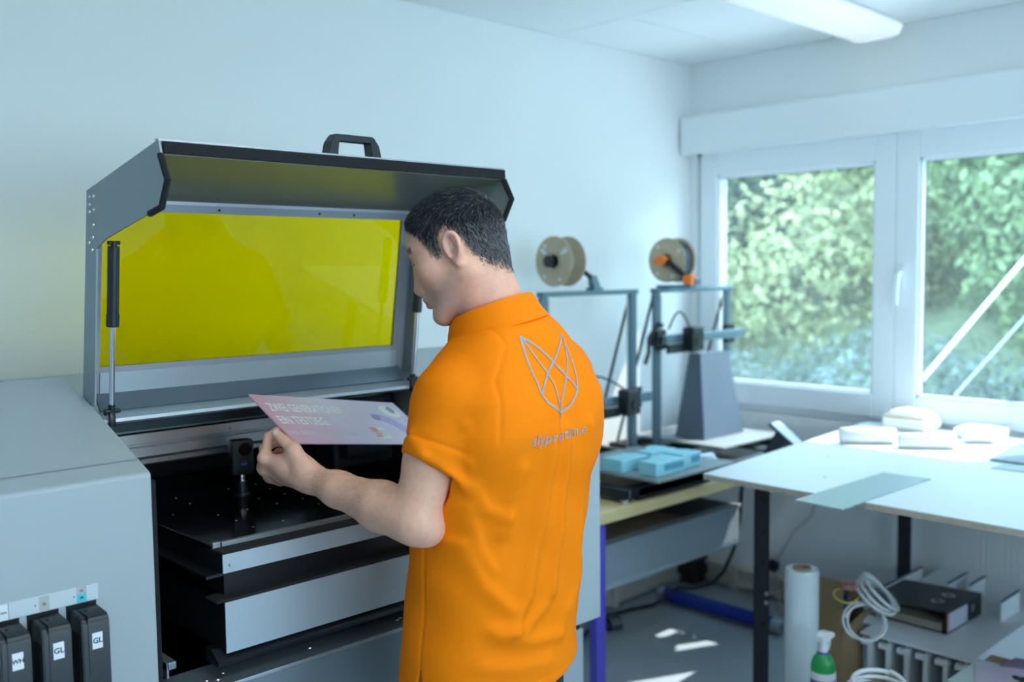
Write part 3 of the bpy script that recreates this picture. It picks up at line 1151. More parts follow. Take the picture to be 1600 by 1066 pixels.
    if arm_col is None:
        MB().tube([(bx_ - .012, sy, hz + .05), (hub.x + .115, sy, hub.z - .01)], .010, 10).build('arm', EXTB, arm, smooth=50)
        mb = MB()
        mb.tube([(hub.x - .020, sy, hub.z), (hub.x + .135, sy, hub.z)], .016, 18)
        mb.tube([(hub.x - .032, sy, hub.z), (hub.x - .018, sy, hub.z)], .024, 18)
        mb.build('axle', BLACKP, arm, smooth=50)
    else:
        OR = mat('orange_plastic', (1.0, .22, .02), .4)
        MB().cbox((ax_, sy - .138, hz + .036), (.036, .046, .046), .004).build('clamp', OR, arm)
        MB().tube([(ax_, sy - .128, hz + .045), (ax_, sy - .004, hub.z)], .013, 12).build('arm', EXTB, arm, smooth=50)
        mb = MB()
        mb.tube([(ax_ - .030, sy, hub.z), (ax_ + .010, sy, hub.z)], .021, 18)
        mb.cbox((ax_ - .012, sy + .024, hub.z - .006), (.026, .030, .026), .003)
        mb.build('clamp', OR, arm, smooth=50)
        MB().tube([(hub.x - .02, sy, hub.z), (hub.x + .12, sy, hub.z)], .016, 18).build('axle', BLACKP, arm, smooth=50)
    # spool hung on the axle
    sp = thing('filament_spool', spool_label, 'filament spool', (hub.x + .045, sy, hub.z), group='cardboard filament spools')
    CARD = mat('spool_cardboard', (.52, .43, .30), .8, noise=(25, .12))
    for dx in (-.042, .036):
        mb = MB()
        ri, ro, t = .027, .100, .004
        prof = [(ri, -t / 2), (ro, -t / 2), (ro, t / 2), (ri, t / 2), (ri, -t / 2)]
        mb.lathe(prof, (hub.x + .045 + dx, sy, hub.z), 'X', 64)
        mb.build('flange', CARD, sp, smooth=35)
    mb = MB()
    for a in (.9, 2.6, 4.3, 5.4):
        for dx in (-.0445, .0385):
            c = Vector((hub.x + .045 + dx, sy + .078 * math.cos(a), hub.z + .078 * math.sin(a)))
            mb.cyl(c - Vector((.0004, 0, 0)), c + Vector((.0004, 0, 0)), .007, None, 16)
    mb.build('hole_light', mat('hole_backlight', (.75, .80, .82), .6), sp)  # pale discs paint the light seen through the flange holes
    mb = MB()
    mb.lathe([(.030, -.040), (.052 if arm_col is None else .086, -.040), (.052 if arm_col is None else .086, .034), (.030, .034), (.030, -.040)], (hub.x + .045, sy, hub.z), 'X', 48)
    mb.build('filament', mat('filament_dark' if arm_col else 'filament_clay', (.05, .06, .07) if arm_col else (.36, .32, .25), .45), sp, smooth=35)
    if arm_col is None:
        mb = MB()
        for a in (2.55, .62):
            c = Vector((hub.x + .0005, sy + .068 * math.cos(a), hub.z + .068 * math.sin(a)))
            mb.cbox(c, (.001, .036, .013), 0, Matrix.Rotation(a, 3, 'X'))
        mb.build('slot', mat('slot_backlight', (.62, .76, .86), .5), sp)  # pale plates paint the light coming through the flange slots
    return root


fdm(-1.100, 1.045, '3D printer nearer the man with pale blue prints on its low bed', 'cardboard filament spool with black hub above the printer nearer the man', None)
fdm(-.388, 1.285, '3D printer in the window corner with tall grey duct print on its bed', 'cardboard filament spool with orange clamp above the corner printer', 1, .205)

# control screens in front / beside
for (c, rz, lab) in (((-.76, -.83, .0), -12, 'pale tilted control screen at the front edge between the two printer beds'), ((-.02, 0, 0), 0, None)):
    if lab is None:
        break
    M = Matrix.Translation((-.800, -.690, .750)) @ Matrix.Rotation(R(-14), 4, 'Z')
    root = thing('control_screen', lab, 'screen', M=M)
    mb = MB()
    mb.hexa([(-.05, -.03, 0), (.05, -.03, 0), (.05, .05, 0), (-.05, .05, 0)], [(-.05, -.03, .02), (.05, -.03, .02), (.05, .05, .085), (-.05, .05, .085)])
    mb.build('housing', PVC, root, local=True)
    mb = MB()
    mb.hexa([(-.042, -.023, .027), (.042, -.023, .027), (.042, .042, .08), (-.042, .042, .08)], [(-.042, -.0235, .028), (.042, -.0235, .028), (.042, .0415, .081), (-.042, .0415, .081)])
    mb.build('display', SCRN, root, local=True)
SP = Matrix.Translation((-.42, -.805, .888)) @ Matrix(((1, 0, 0, 0), (0, .82, .57, 0), (0, .57, -.82, 0), (0, 0, 0, 1)))
root = thing('control_screen', 'dark-edged control screen propped up at the bench end near the white table', 'screen', (-.425, -.69, .752))
MB().hexa([(-.45, -.755, .751), (-.39, -.755, .751), (-.39, -.68, .751), (-.45, -.68, .751)], [(-.45, -.82, .868), (-.39, -.82, .868), (-.39, -.775, .90), (-.45, -.775, .90)]).build('foot', PANELB, root)
mb = MB()
mb.box((-.04, -.075, -.007), (.04, .075, .007), .003, SP)
mb.build('bezel', PANELB, root)
mb = MB()
mb.box((-.034, -.068, -.0085), (.034, .068, -.0068), 0, SP)
mb.build('display', mat('screen_glossy', (.30, .36, .46), .1), root)

# pale blue printed blocks on the first bed
PB = mat('pale_blue_print', (.27, .58, .66), .55)
zb_ = .838


def block(x0, x1, y0, y1, h, label, pocket=False, shape='notch'):
    r = thing('printed_block', label, 'printed part', ((x0 + x1) / 2, (y0 + y1) / 2, zb_), group='pale blue printed parts')
    mb = MB()
    if shape == 'notch':
        poly = [(x0, y0), (x1, y0), (x1, y1), (x0 + .55 * (x1 - x0), y1), (x0 + .45 * (x1 - x0), y1 - .03), (x0, y1 - .03)]
    else:
        poly = [(x0, y0), (x1, y0), (x1, y0 + .6 * (y1 - y0)), (x1 - .03, y1), (x0, y1)]
    mb.prism(poly, 2, zb_, zb_ + h)
    bmesh.ops.bevel(mb.bm, geom=list(mb.bm.edges), offset=.002, segments=1, affect='EDGES')
    mb.build('block', PB, r)
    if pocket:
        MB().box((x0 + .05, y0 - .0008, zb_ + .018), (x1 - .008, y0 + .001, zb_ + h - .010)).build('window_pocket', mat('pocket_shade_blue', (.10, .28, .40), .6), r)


block(-1.305, -1.130, -.800, -.690, .052, 'pale blue print with an open pocket at the front corner of the bed', True)
block(-1.330, -1.170, -.660, -.560, .048, 'pale blue print behind the pocketed one at the bed edge', False, 'cut')
block(-1.112, -1.000, -.780, -.680, .055, 'pale blue print right of the pocketed one on the bed', True, 'cut')
block(-1.140, -.985, -.650, -.545, .048, 'pale blue print at the back of the bed by the upright', False)

# tapered printed duct on the second bed
dd = thing('printed_duct', 'tall tapering slate grey square duct standing on the corner printer bed', 'printed part', (-.37, -.38, zb_))
x0, x1, y0, y1 = -.545, -.232, -.475, -.315
X0t, X1t, Y0t, Y1t = -.487, -.262, -.410, -.350
mb = MB()
for (a, b) in (((x0, y0), (X0t, Y0t)),):
    bot = [(x0, y0, zb_), (x1, y0, zb_), (x1, y1, zb_), (x0, y1, zb_)]
    top = [(X0t, Y0t, 1.214), (X1t, Y0t, 1.214), (X1t, Y1t, 1.214), (X0t, Y1t, 1.214)]
    mb.hexa(bot, top)
bmesh.ops.bevel(mb.bm, geom=list(mb.bm.edges), offset=.003, segments=2, affect='EDGES')
mb.build('duct_wall', mat('slate_print', (.10, .135, .18), .45), dd)

# cables of the bench
tag(MB().tube([(-1.3, -.30, .010), (-1.05, -.20, .010), (-.80, -.10, .010), (-.62, -.13, .010), (-.50, -.17, .012), (-.44, -.20, .05), (-.41, -.235, .086), (-.375, -.30, .09), (-.35, -.38, .12), (-.32, -.43, .19), (-.30, -.47, .30), (-.30, -.50, .44), (-.30, -.51, .60), (-.30, -.50, .73)], .009, 10).build('power_cable', BLACKP, smooth=60),
    'black power cable looping from under the bench across the floor', 'cable')
tag(MB().tube([(-.052, -.76, .62), (-.050, -.72, .45), (-.050, -.70, .43), (-.050, -.63, .36), (-.050, -.565, .24), (-.050, -.535, .195)], .006, 8).build('shutter_cord', mat('cream_cord', (.60, .56, .50), .7), smooth=60),
    'cream cord hanging slack down the ribbed wall under the window', 'cord')
tag(MB().lathe([(.0001, -.012), (.028, -.012), (.032, 0), (.028, .012), (.0001, .012)], (-.05, -.525, .175), 'X', 20).build('cord_winder', BLACKP, smooth=40),
    'round black winder at the lower end of the cream cord', 'cord winder')
tag(MB().tube([(-.055, -.540, .146), (-.058, -.553, .09), (-.056, -.555, .04), (-.07, -.57, .012), (-.20, -.66, .010)], .007, 8).build('white_cable', mat('cream_cable', (.62, .56, .46), .7), smooth=60),
    'cream cable dropping from the black winder to the floor', 'cable')

# ================================================================== white work table
TOPM = mat('white_laminate', (.63, .67, .68), .42)
CHIP = mat('chipboard_edge', (.40, .34, .27), .8, noise=(60, .3))
STL = mat('dark_slotted_steel', (.030, .030, .034), .5, .4)
tb = thing('work_table', 'large white board table on dark slotted steel legs in front of the window', 'table', (-.8, -2.0, 0))
zt = .92
poly = [(-1.445, -1.106), (-.045, -.985), (-.045, -3.05), (-1.475, -3.05)]
mb = MB()
mb.prism(poly, 2, zt - .003, zt)
mb.build('table_top', TOPM, tb)
mb = MB()
mb.prism(poly, 2, zt - .020, zt - .003)
mb.build('board_core', CHIP, tb)
mb = MB()
for (x, y) in ((-1.30, -1.65), (-1.27, -2.3), (-1.22, -1.42), (-.9, -1.26)):
    mb.cyl((x, y, zt), (x, y, zt + .0006), .006, None, 8)
mb.build('screw_mark', mat('mark_grey', (.25, .26, .27), .8), tb)
for x, y in ((-1.262, -1.215), (-.150, -1.205), (-1.262, -2.85), (-.150, -2.85)):
    mb = MB()
    s = -1 if y < -2 else 1
    mb.box((x - .002, y - .028, 0), (x + .002, y + .028, zt - .02))
    mb.box((x - .002, y + s * .028 - .002, 0), (x + .054, y + s * .028 + .002, zt - .02))
    lg = mb.build('leg', STL, tb)
    mb = MB()
    for k in range(8):
        z = .08 + k * .105
        mb.cyl((x - .0028, y - .008, z), (x - .0018, y - .008, z), .007, None, 10)
    mb.build('slot', BLACKV, lg)
    if x < -1 and s == 1:
        mb = MB()
        mb.cyl((x - .008, y - .022, .50), (x - .002, y - .022, .50), .008, None, 6)
        mb.cyl((x - .008, y - .022, .47), (x - .002, y - .022, .47), .008, None, 6)
        mb.build('bolt', SCREW, lg)
mb = MB()
mb.box((-1.255, -2.85, zt - .06), (-1.215, -1.2, zt - .02))
mb.box((-.15, -2.85, zt - .06), (-.11, -1.2, zt - .02))
mb.box((-1.255, -1.24, zt - .06), (-.11, -1.20, zt - .021))
mb.build('under_rail', STL, tb)


def sheet(name, label, cat, corners, z, t, m, group=None):
    c = Vector((sum(p[0] for p in corners) / 4, sum(p[1] for p in corners) / 4, z))
    o = MB().prism(corners, 2, z, z + t).build(name, m)
    return tag(o, label, cat, group)


FROST = mat('frosted_acrylic', (.45, .60, .62), .22, alpha=.72)
sheet('acrylic_sheet', 'narrow frosted acrylic sheet hanging over the white table front edge', 'sheet', [(-1.578, -1.520), (-1.589, -1.672), (-1.033, -1.684), (-1.040, -1.530)], zt + .0005, .003, FROST)
sheet('acrylic_sheet', 'blue-grey acrylic sheet lying farther back on the white table', 'sheet', [(-.60, -1.70), (-.60, -2.15), (-.16, -2.20), (-.20, -1.66)], zt + .004, .004, mat('acrylic_grey', (.28, .38, .42), .15, alpha=.85))
sheet('acrylic_sheet', 'clear pale acrylic sheet just in front of the blue-grey one', 'sheet', [(-.73, -1.755), (-.72, -2.2), (-.63, -2.2), (-.62, -1.755)], zt + .0005, .003, mat('acrylic_pale', (.55, .65, .67), .2, alpha=.8))
FOAMW = mat('white_foam', (.84, .84, .82), .8)


def roll(label, a, b, r, flat=1.0):
    a, b = Vector(a), Vector(b)
    d = (b - a).normalized()
    mb = MB()
    mb.tube([a - d * .004, a, b, b + d * .004], [r * .85, r, r, r * .85], 18)
    for v in mb.bm.verts:
        v.co.z = zt + .001 + (v.co.z - (a.z - r)) * flat
    o = mb.build('foam_roll', FOAMW, smooth=50)
    return tag(o, label, 'foam roll')


roll('white foam roll on the table nearest the duct print', (-.625, -1.160, zt + .03), (-.500, -1.315, zt + .03), .030)
roll('white foam roll in the middle of the sunlit row on the table', (-.575, -1.370, zt + .03), (-.455, -1.520, zt + .03), .028)
roll('short white foam roll at the far end of the sunlit row', (-.30, -1.500, zt + .03), (-.235, -1.580, zt + .03), .027)
b = thing('foam_bundle', 'white strapped foam bundle standing by the window sill', 'foam bundle', (-.13, -1.21, zt + .001))
mb = MB()
mb.prism([(-1.12, zt + .001), (-1.31, zt + .001), (-1.315, zt + .045), (-1.27, zt + .075), (-1.16, zt + .085), (-1.118, zt + .06)], 0, -.20, -.06)
bmesh.ops.bevel(mb.bm, geom=list(mb.bm.edges), offset=.012, segments=3, affect='EDGES')
mb.build('foam_block', FOAMW, b, smooth=50)
mb = MB()
mb.box((-.205, -1.30, zt + .052), (-.198, -1.13, zt + .060))
mb.build('tape', mat('tan_tape', (.50, .36, .22), .5), b)
mb = MB()
mb.box((-.22, -1.58, zt + .001), (-.07, -1.42, zt + .040), .006)
tag(mb.build('foam_slab', FOAMW), 'flat white foam slab by the window behind the short roll', 'foam slab')

# ================================================================== clutter under the table
# stretch-film roll
fr = thing('stretch_film_roll', 'upright roll of clear stretch film on its brown cardboard core', 'film roll', (-1.236, -1.350, 0))
mb = MB()
mb.lathe([(.030, .030), (.054, .030), (.056, .04), (.056, .595), (.053, .606), (.030, .606), (.030, .03)], (-1.236, -1.350, 0), 'Z', 40)
mb.build('film', mat('stretch_film', (.62, .68, .70), .14, coat=.6, bump=(40, .12, .002)), fr, smooth=40)
mb = MB()
mb.lathe([(.025, .0), (.0295, .0), (.0295, .612), (.025, .612), (.025, .0)], (-1.236, -1.350, 0), 'Z', 32)
mb.build('cardboard_core', mat('core_brown', (.36, .23, .14), .8), fr, smooth=40)

# open cardboard box
CB = mat('box_cardboard', (.30, .205, .105), .85, noise=(20, .08))
MBX = Matrix.Translation((-.993, -1.353, 0))
bx = thing('cardboard_box', 'open brown cardboard box stuffed with tubing behind the film roll', 'box', M=MBX)
mb = MB()
w, d, h, t = .076, .056, .46, .004
mb.box((-w, -d, 0), (w, d, t))
mb.box((-w, -d, 0), (-w + t, d, h + .075))
mb.box((w - t, -d, 0), (w, d, h))
mb.box((-w + t, d - t, 0), (w - t, d, h))
mb.box((-w + t, -d, 0), (w - t, -d + t, h - .10))
mb.build('box_wall', CB, bx, local=True)
mb = MB()
mb.hexa([(-w + t, -d, h - .10), (w - t, -d, h - .10), (w - t, -d + t, h - .10), (-w + t, -d + t, h - .10)],
        [(-w + .02, -d - .055, h - .03), (w + .01, -d - .055, h - .02), (w + .01, -d - .051, h - .02), (-w + .02, -d - .051, h - .03)])
mb.build('flap', CB, bx, local=True)


def coil(name, label, cat, c, rad, n, wire, m, tiltx, tilty, seed, spread=.02, arc=(0, 1)):
    rng = random.Random(seed)
    M = Matrix.Translation(c) @ Matrix.Rotation(R(tiltx), 4, 'X') @ Matrix.Rotation(R(tilty), 4, 'Y')
    pts = []
    N = 40
    for k in range(int(N * n) + 1):
        a = 2 * math.pi * k / N
        q = k / (N * n)
        rr = rad * (1 + .07 * math.sin(2.3 * a / 1.7 + seed) + .05 * math.sin(a * .37 + 1))
        pts.append(M @ Vector((rr * math.cos(a), rr * math.sin(a) * .9, spread * (q - .5) * 2 + .012 * math.sin(a * .83 + seed))))
    o = MB().tube(pts, wire, 8).build(name, m, smooth=60)
    return tag(o, label, cat)


WT = mat('white_tubing', (.70, .73, .74), .35)
coil('tube_coil', 'coil of white tubing lying tilted on top of the cardboard box', 'tubing', (-1.005, -1.50, .500), .080, 3, .0058, WT, 36, 14, 2, .014)
coil('tube_coil', 'thin white tubing loops hanging down the cardboard box front', 'tubing', (-1.095, -1.50, .425), .066, 2.4, .0040, WT, 62, -38, 5, .016)
coil('wire_coil', 'thin red wire looped inside the tubing above the box', 'wire', (-1.04, -1.44, .520), .052, 1.6, .003, mat('red_wire', (.62, .18, .15), .4), -20, 24, 8, .008)
coil('wire_coil', 'yellow wire twisted over the tubing at the box edge', 'wire', (-1.085, -1.43, .50), .040, .8, .003, mat('yellow_wire', (.65, .52, .12), .4), 35, -10, 3, .010)
coil('wire_coil', 'dark grey cable bundle stuffed in the cardboard box', 'cable', (-.993, -1.353, .44), .036, 4, .007, mat('grey_cable', (.07, .07, .10), .5), 5, 12, 9, .05)
coil('hose_ring', 'white hose ring lying low in front of the cardboard box', 'hose', (-1.573, -1.775, .448), .075, 3, .0065, WT, 4, 6, 4, .012)
MB2 = MB()
MB2.box((-1.66, -1.87, 0), (-1.49, -1.70, .428), .004)
tag(MB2.build('carton', CB), 'small brown carton carrying the white hose ring', 'box')

# spray bottle
sb = thing('spray_bottle', 'spray cleaner bottle, white trigger and green and violet label, beside the film roll', 'spray bottle', (-1.375, -1.505, 0))
SX, SY, SZ = -1.375, -1.505, .22
mb = MB()
mb.box((SX - .12, SY - .10, 0), (SX + .06, SY + .06, SZ - .001), .003)
tag(mb.build('carton', CB), 'low brown carton under the spray bottle', 'box')
sb.location = (SX, SY, SZ)
WM[sb.name] = Matrix.Translation((SX, SY, SZ))
mb = MB()
mb.lathe([(.030, 0), (.038, .004), (.039, .02), (.038, .10), (.036, .145), (.030, .165), (.018, .182), (.014, .190), (.0001, .190)], (SX, SY, SZ), 'Z', 28)
mb.build('bottle', mat('violet_bottle', (.12, .06, .30), .35), sb, smooth=50)
mb = MB()
mb.lathe([(.0388, .105), (.0382, .108), (.0367, .146), (.032, .164), (.0195, .1822)], (SX, SY, SZ), 'Z', 28)
lab_ = mb.build('green_band', mat('green_label', (.02, .32, .08), .35), sb, smooth=50)
mb = MB()
mb.lathe([(.0391, .105), (.0393, .107), (.0386, .126), (.0384, .128)], (SX, SY, SZ), 'Z', 28)
mb.build('white_band', WHITE, lab_, smooth=50)
mb = MB()
for a in np.linspace(3.4, 5.4, 7):
    p0 = Vector((SX + .0395 * math.cos(4.4), SY + .0395 * math.sin(4.4), SZ + .03))
    p1 = Vector((SX + .0397 * math.cos(a), SY + .0397 * math.sin(a), SZ + .095))
    mb.tube([p0, p1], [.001, .003], 6)
mb.build('ray_pattern', mat('pink_print', (.75, .45, .50), .5), lab_)
mb = MB()
mb.cyl((SX, SY, SZ + .186), (SX, SY, SZ + .222), .0145, .013, 20)
mb.prism([(SX - .022, SZ + .222), (SX - .024, SZ + .240), (SX - .008, SZ + .252), (SX + .022, SZ + .248), (SX + .045, SZ + .238), (SX + .050, SZ + .226), (SX + .012, SZ + .220)], 1, SY - .012, SY + .012)
hd_ = mb.build('spray_head', mat('white_trigger', (.78, .80, .79), .4), sb)
mb = MB()
mb.tube([(SX + .028, SY, SZ + .224), (SX + .034, SY, SZ + .205), (SX + .030, SY, SZ + .185)], [.007, .006, .004], 10)
mb.build('trigger', MATS['white_trigger'], hd_, smooth=50)

# white divider rack lying under the table
RK = mat('rack_white', (.74, .78, .82), .4)
RKE = mat('rack_dark_edge', (.03, .07, .14), .5)
rk = thing('divider_rack', 'white divider rack with dark-topped partitions under the table', 'rack', (-.6, -1.62, 0))
mb = MB()
mb.box((-.975, -1.800, .335), (-.10, -1.425, .343), .001)
mb.box((-.88, -1.425, .335), (-.10, -1.330, .343))
mb.box((-.965, -1.800, .0), (-.10, -1.792, .335))
mb.box((-.10, -1.80, 0), (-.092, -1.33, .343))
mb.box((-.60, -1.79, .004), (-.592, -1.45, .335))
mb.box((-.965, -1.80, 0), (-.10, -1.445, .004))
mb.build('rack_shell', RK, rk)
for k in range(6):
    y = -1.455 - k * .064
    mb = MB()
    mb.box((-.955, y - .004, .004), (-.60, y + .004, .330), .001)
    mb.box((-.972, y - .013, .02), (-.950, y + .004, .322), .001)
    mb.box((-.974, y - .004, .300), (-.950, y + .030, .318), .001)
    mb.build('divider', RK, rk)
for (x0_, x1_, yy, hh) in ((-.70, -.35, -1.366, .070), (-.48, -.30, -1.52, .070), (-.44, -.30, -1.585, .070), (-.55, -.38, -1.735, .070)):
    mb = MB()
    mb.box((x0_, yy - .003, .343), (x1_, yy + .003, .343 + hh), .0005)
    p = mb.build('partition', RK, rk)
    mb = MB()
    mb.box((x0_, yy - .0035, .343 + hh), (x1_, yy + .0035, .343 + hh + .006))
    mb.build('partition_edge', RKE, p)

# lever-arch binder
ML = Matrix.Translation((-.807, -1.650, .3440)) @ Matrix.Rotation(R(-1.5), 4, 'Z')
bd = thing('ring_binder', 'black lever-arch binder lying on the white rack', 'binder', M=ML)
# local: x along the spine 0..0.285, y away from spine 0..0.29, spine height .07
mb = MB()
mb.box((0, 0, 0), (.285, .003, .075), .001)
mb.build('spine', BLACKP, bd, local=True)
mb = MB()
mb.box((0, .003, 0), (.285, .31, .003), .001)
mb.build('back_cover', BLACKP, bd, local=True)
mb = MB()
mb.hexa([(0, .0, .075), (.285, .0, .075), (.285, .315, .058), (0, .315, .058)], [(0, .0, .078), (.285, .0, .078), (.285, .315, .061), (0, .315, .061)])
fc = mb.build('front_cover', BLACKP, bd, local=True)
mb = MB()
for xx in (.10, .185):
    pts = [Vector((xx + .016 * math.cos(a), .075 + .022 * math.sin(a), .0775 - .004 + .001)) for a in np.linspace(0, 2 * math.pi, 17)]
    mb.tube(pts, .0018, 6)
mb.build('rado_slot', CHROME, fc, local=True)
mb = MB()
mb.box((.02, -.0008, .006), (.165, .0002, .069))
sl = mb.build('spine_label', mat('binder_label', (.50, .50, .58), .5), bd, local=True)
mb = MB()
mb.box((.008, -.0010, .006), (.024, .0001, .069))
mb.build('label_stripe', mat('label_pink', (.60, .25, .27), .5), sl, local=True)
mb = MB()
mb.lathe([(.010, -.0012), (.014, -.0012), (.014, .001), (.010, .001), (.010, -.0012)], (.210, 0, .042), 'Y', 24)
mb.cyl((.168, -.001, .004), (.168, .004, .004), .006, None, 12)
mb.build('finger_ring', CHROME, bd, local=True)
mb = MB()
mb.box((.006, .02, .004), (.279, .30, .030))
mb.build('paper_stack', mat('paper_grey_brown', (.30, .27, .22), .9), bd, local=True)

# prints at the lower right, on a carton
mb = MB()
mb.box((-1.27, -2.35, 0), (-1.01, -1.87, .398), .004)
tag(mb.build('carton', CB), 'brown carton under the pink prints at the table edge', 'box')
sheet('print_sheet', 'pale mint print sheet under the pink one on the carton', 'print', [(-1.306, -1.856), (-1.29, -2.2), (-1.06, -2.2), (-1.085, -1.861)], .399, .002, mat('mint_sheet', (.52, .62, .62), .5))
pk = sheet('print_sheet', 'pale pink print sheet with a small dark figure on the carton', 'print', [(-1.30, -1.935), (-1.28, -2.3), (-1.05, -2.3), (-1.06, -1.99), (-1.14, -1.872)], .4015, .002, mat('pink_sheet', (.56, .49, .62), .5))
mb = MB()
for (dx, dy, sx, sy) in ((0, 0, .014, .02), (.02, -.012, .011, .014), (-.02, -.02, .010, .012), (.012, .022, .012, .010)):
    c = Vector((-1.16 + dx * .7, -2.005 + dy * .7, .4037))
    mb.lathe([(.0001, 0), (1, 0), (1, .0004), (.0001, .0004)], c, 'Z', 14, Matrix.Diagonal((sx, sy, 1)))
MM = mb.build('printed_figure', mat('print_dark', (.06, .08, .12), .6), pk)
sheet('print_sheet', 'mauve print sheet behind the pale pink one on the carton', 'print', [(-1.108, -1.926), (-1.02, -2.1), (-.99, -2.1), (-1.007, -1.94)], .4038, .002, mat('mauve_sheet', (.23, .18, .30), .5))

# ================================================================== the man
# ---- implicit surfaces: smooth unions of simple volumes, meshed block by block (surface nets)
def n3(v):
    v = np.asarray(v, float)
    return v / np.linalg.norm(v)


class Shape:
    """one volume: f(P)->signed distance; centre+reach bound it; k blends it with what came before; op '+' or '-'"""

    def __init__(self, f, c, r, k=.01, op='+'):
        self.f, self.c, self.r, self.k, self.op = f, np.asarray(c, float), r, k, op


def ball(c, r, k=.01, op='+'):
    c = np.asarray(c, float)
    return Shape(lambda P: np.linalg.norm(P - c, axis=1) - r, c, r, k, op)


def ell(c, rad, k=.01, op='+', B=None):
    c, rad = np.asarray(c, float), np.asarray(rad, float)
    B = np.eye(3) if B is None else np.asarray(B, float)      # rows are the axes

    def f(P):
        q = (P - c) @ B.T
        k0 = np.linalg.norm(q / rad, axis=1)
        k1 = np.linalg.norm(q / rad ** 2, axis=1)
        return k0 * (k0 - 1) / np.maximum(k1, 1e-9)
    return Shape(f, c, rad.max(), k, op)


def cone(a, b, ra, rb, k=.01, op='+', flat=None):
    """tapered capsule; flat=(axis, s): squeezed along that unit axis by s"""
    a, b = np.asarray(a, float), np.asarray(b, float)
    ab = b - a
    L2 = ab @ ab

    def f(P):
        q = P - a
        t = np.clip(q @ ab / L2, 0, 1)
        d = q - t[:, None] * ab
        if flat is not None:
            ax, s = flat
            d = d + np.outer(d @ ax, ax) * (1 / s - 1)
        return np.linalg.norm(d, axis=1) - (ra + (rb - ra) * t)
    return Shape(f, (a + b) / 2, np.sqrt(L2) / 2 + max(ra, rb), k, op)


def ev(shapes, P):
    d = np.full(len(P), 9.0)
    for s in shapes:
        q = s.f(P)
        if s.op == '+':
            if s.k > 0:
                h = np.maximum(s.k - np.abs(d - q), 0) / s.k
                d = np.minimum(d, q) - h * h * s.k * .25
            else:
                d = np.minimum(d, q)
        else:
            q = -q
            if s.k > 0:
                h = np.maximum(s.k - np.abs(d - q), 0) / s.k
                d = np.maximum(d, q) + h * h * s.k * .25
            else:
                d = np.maximum(d, q)
    return d


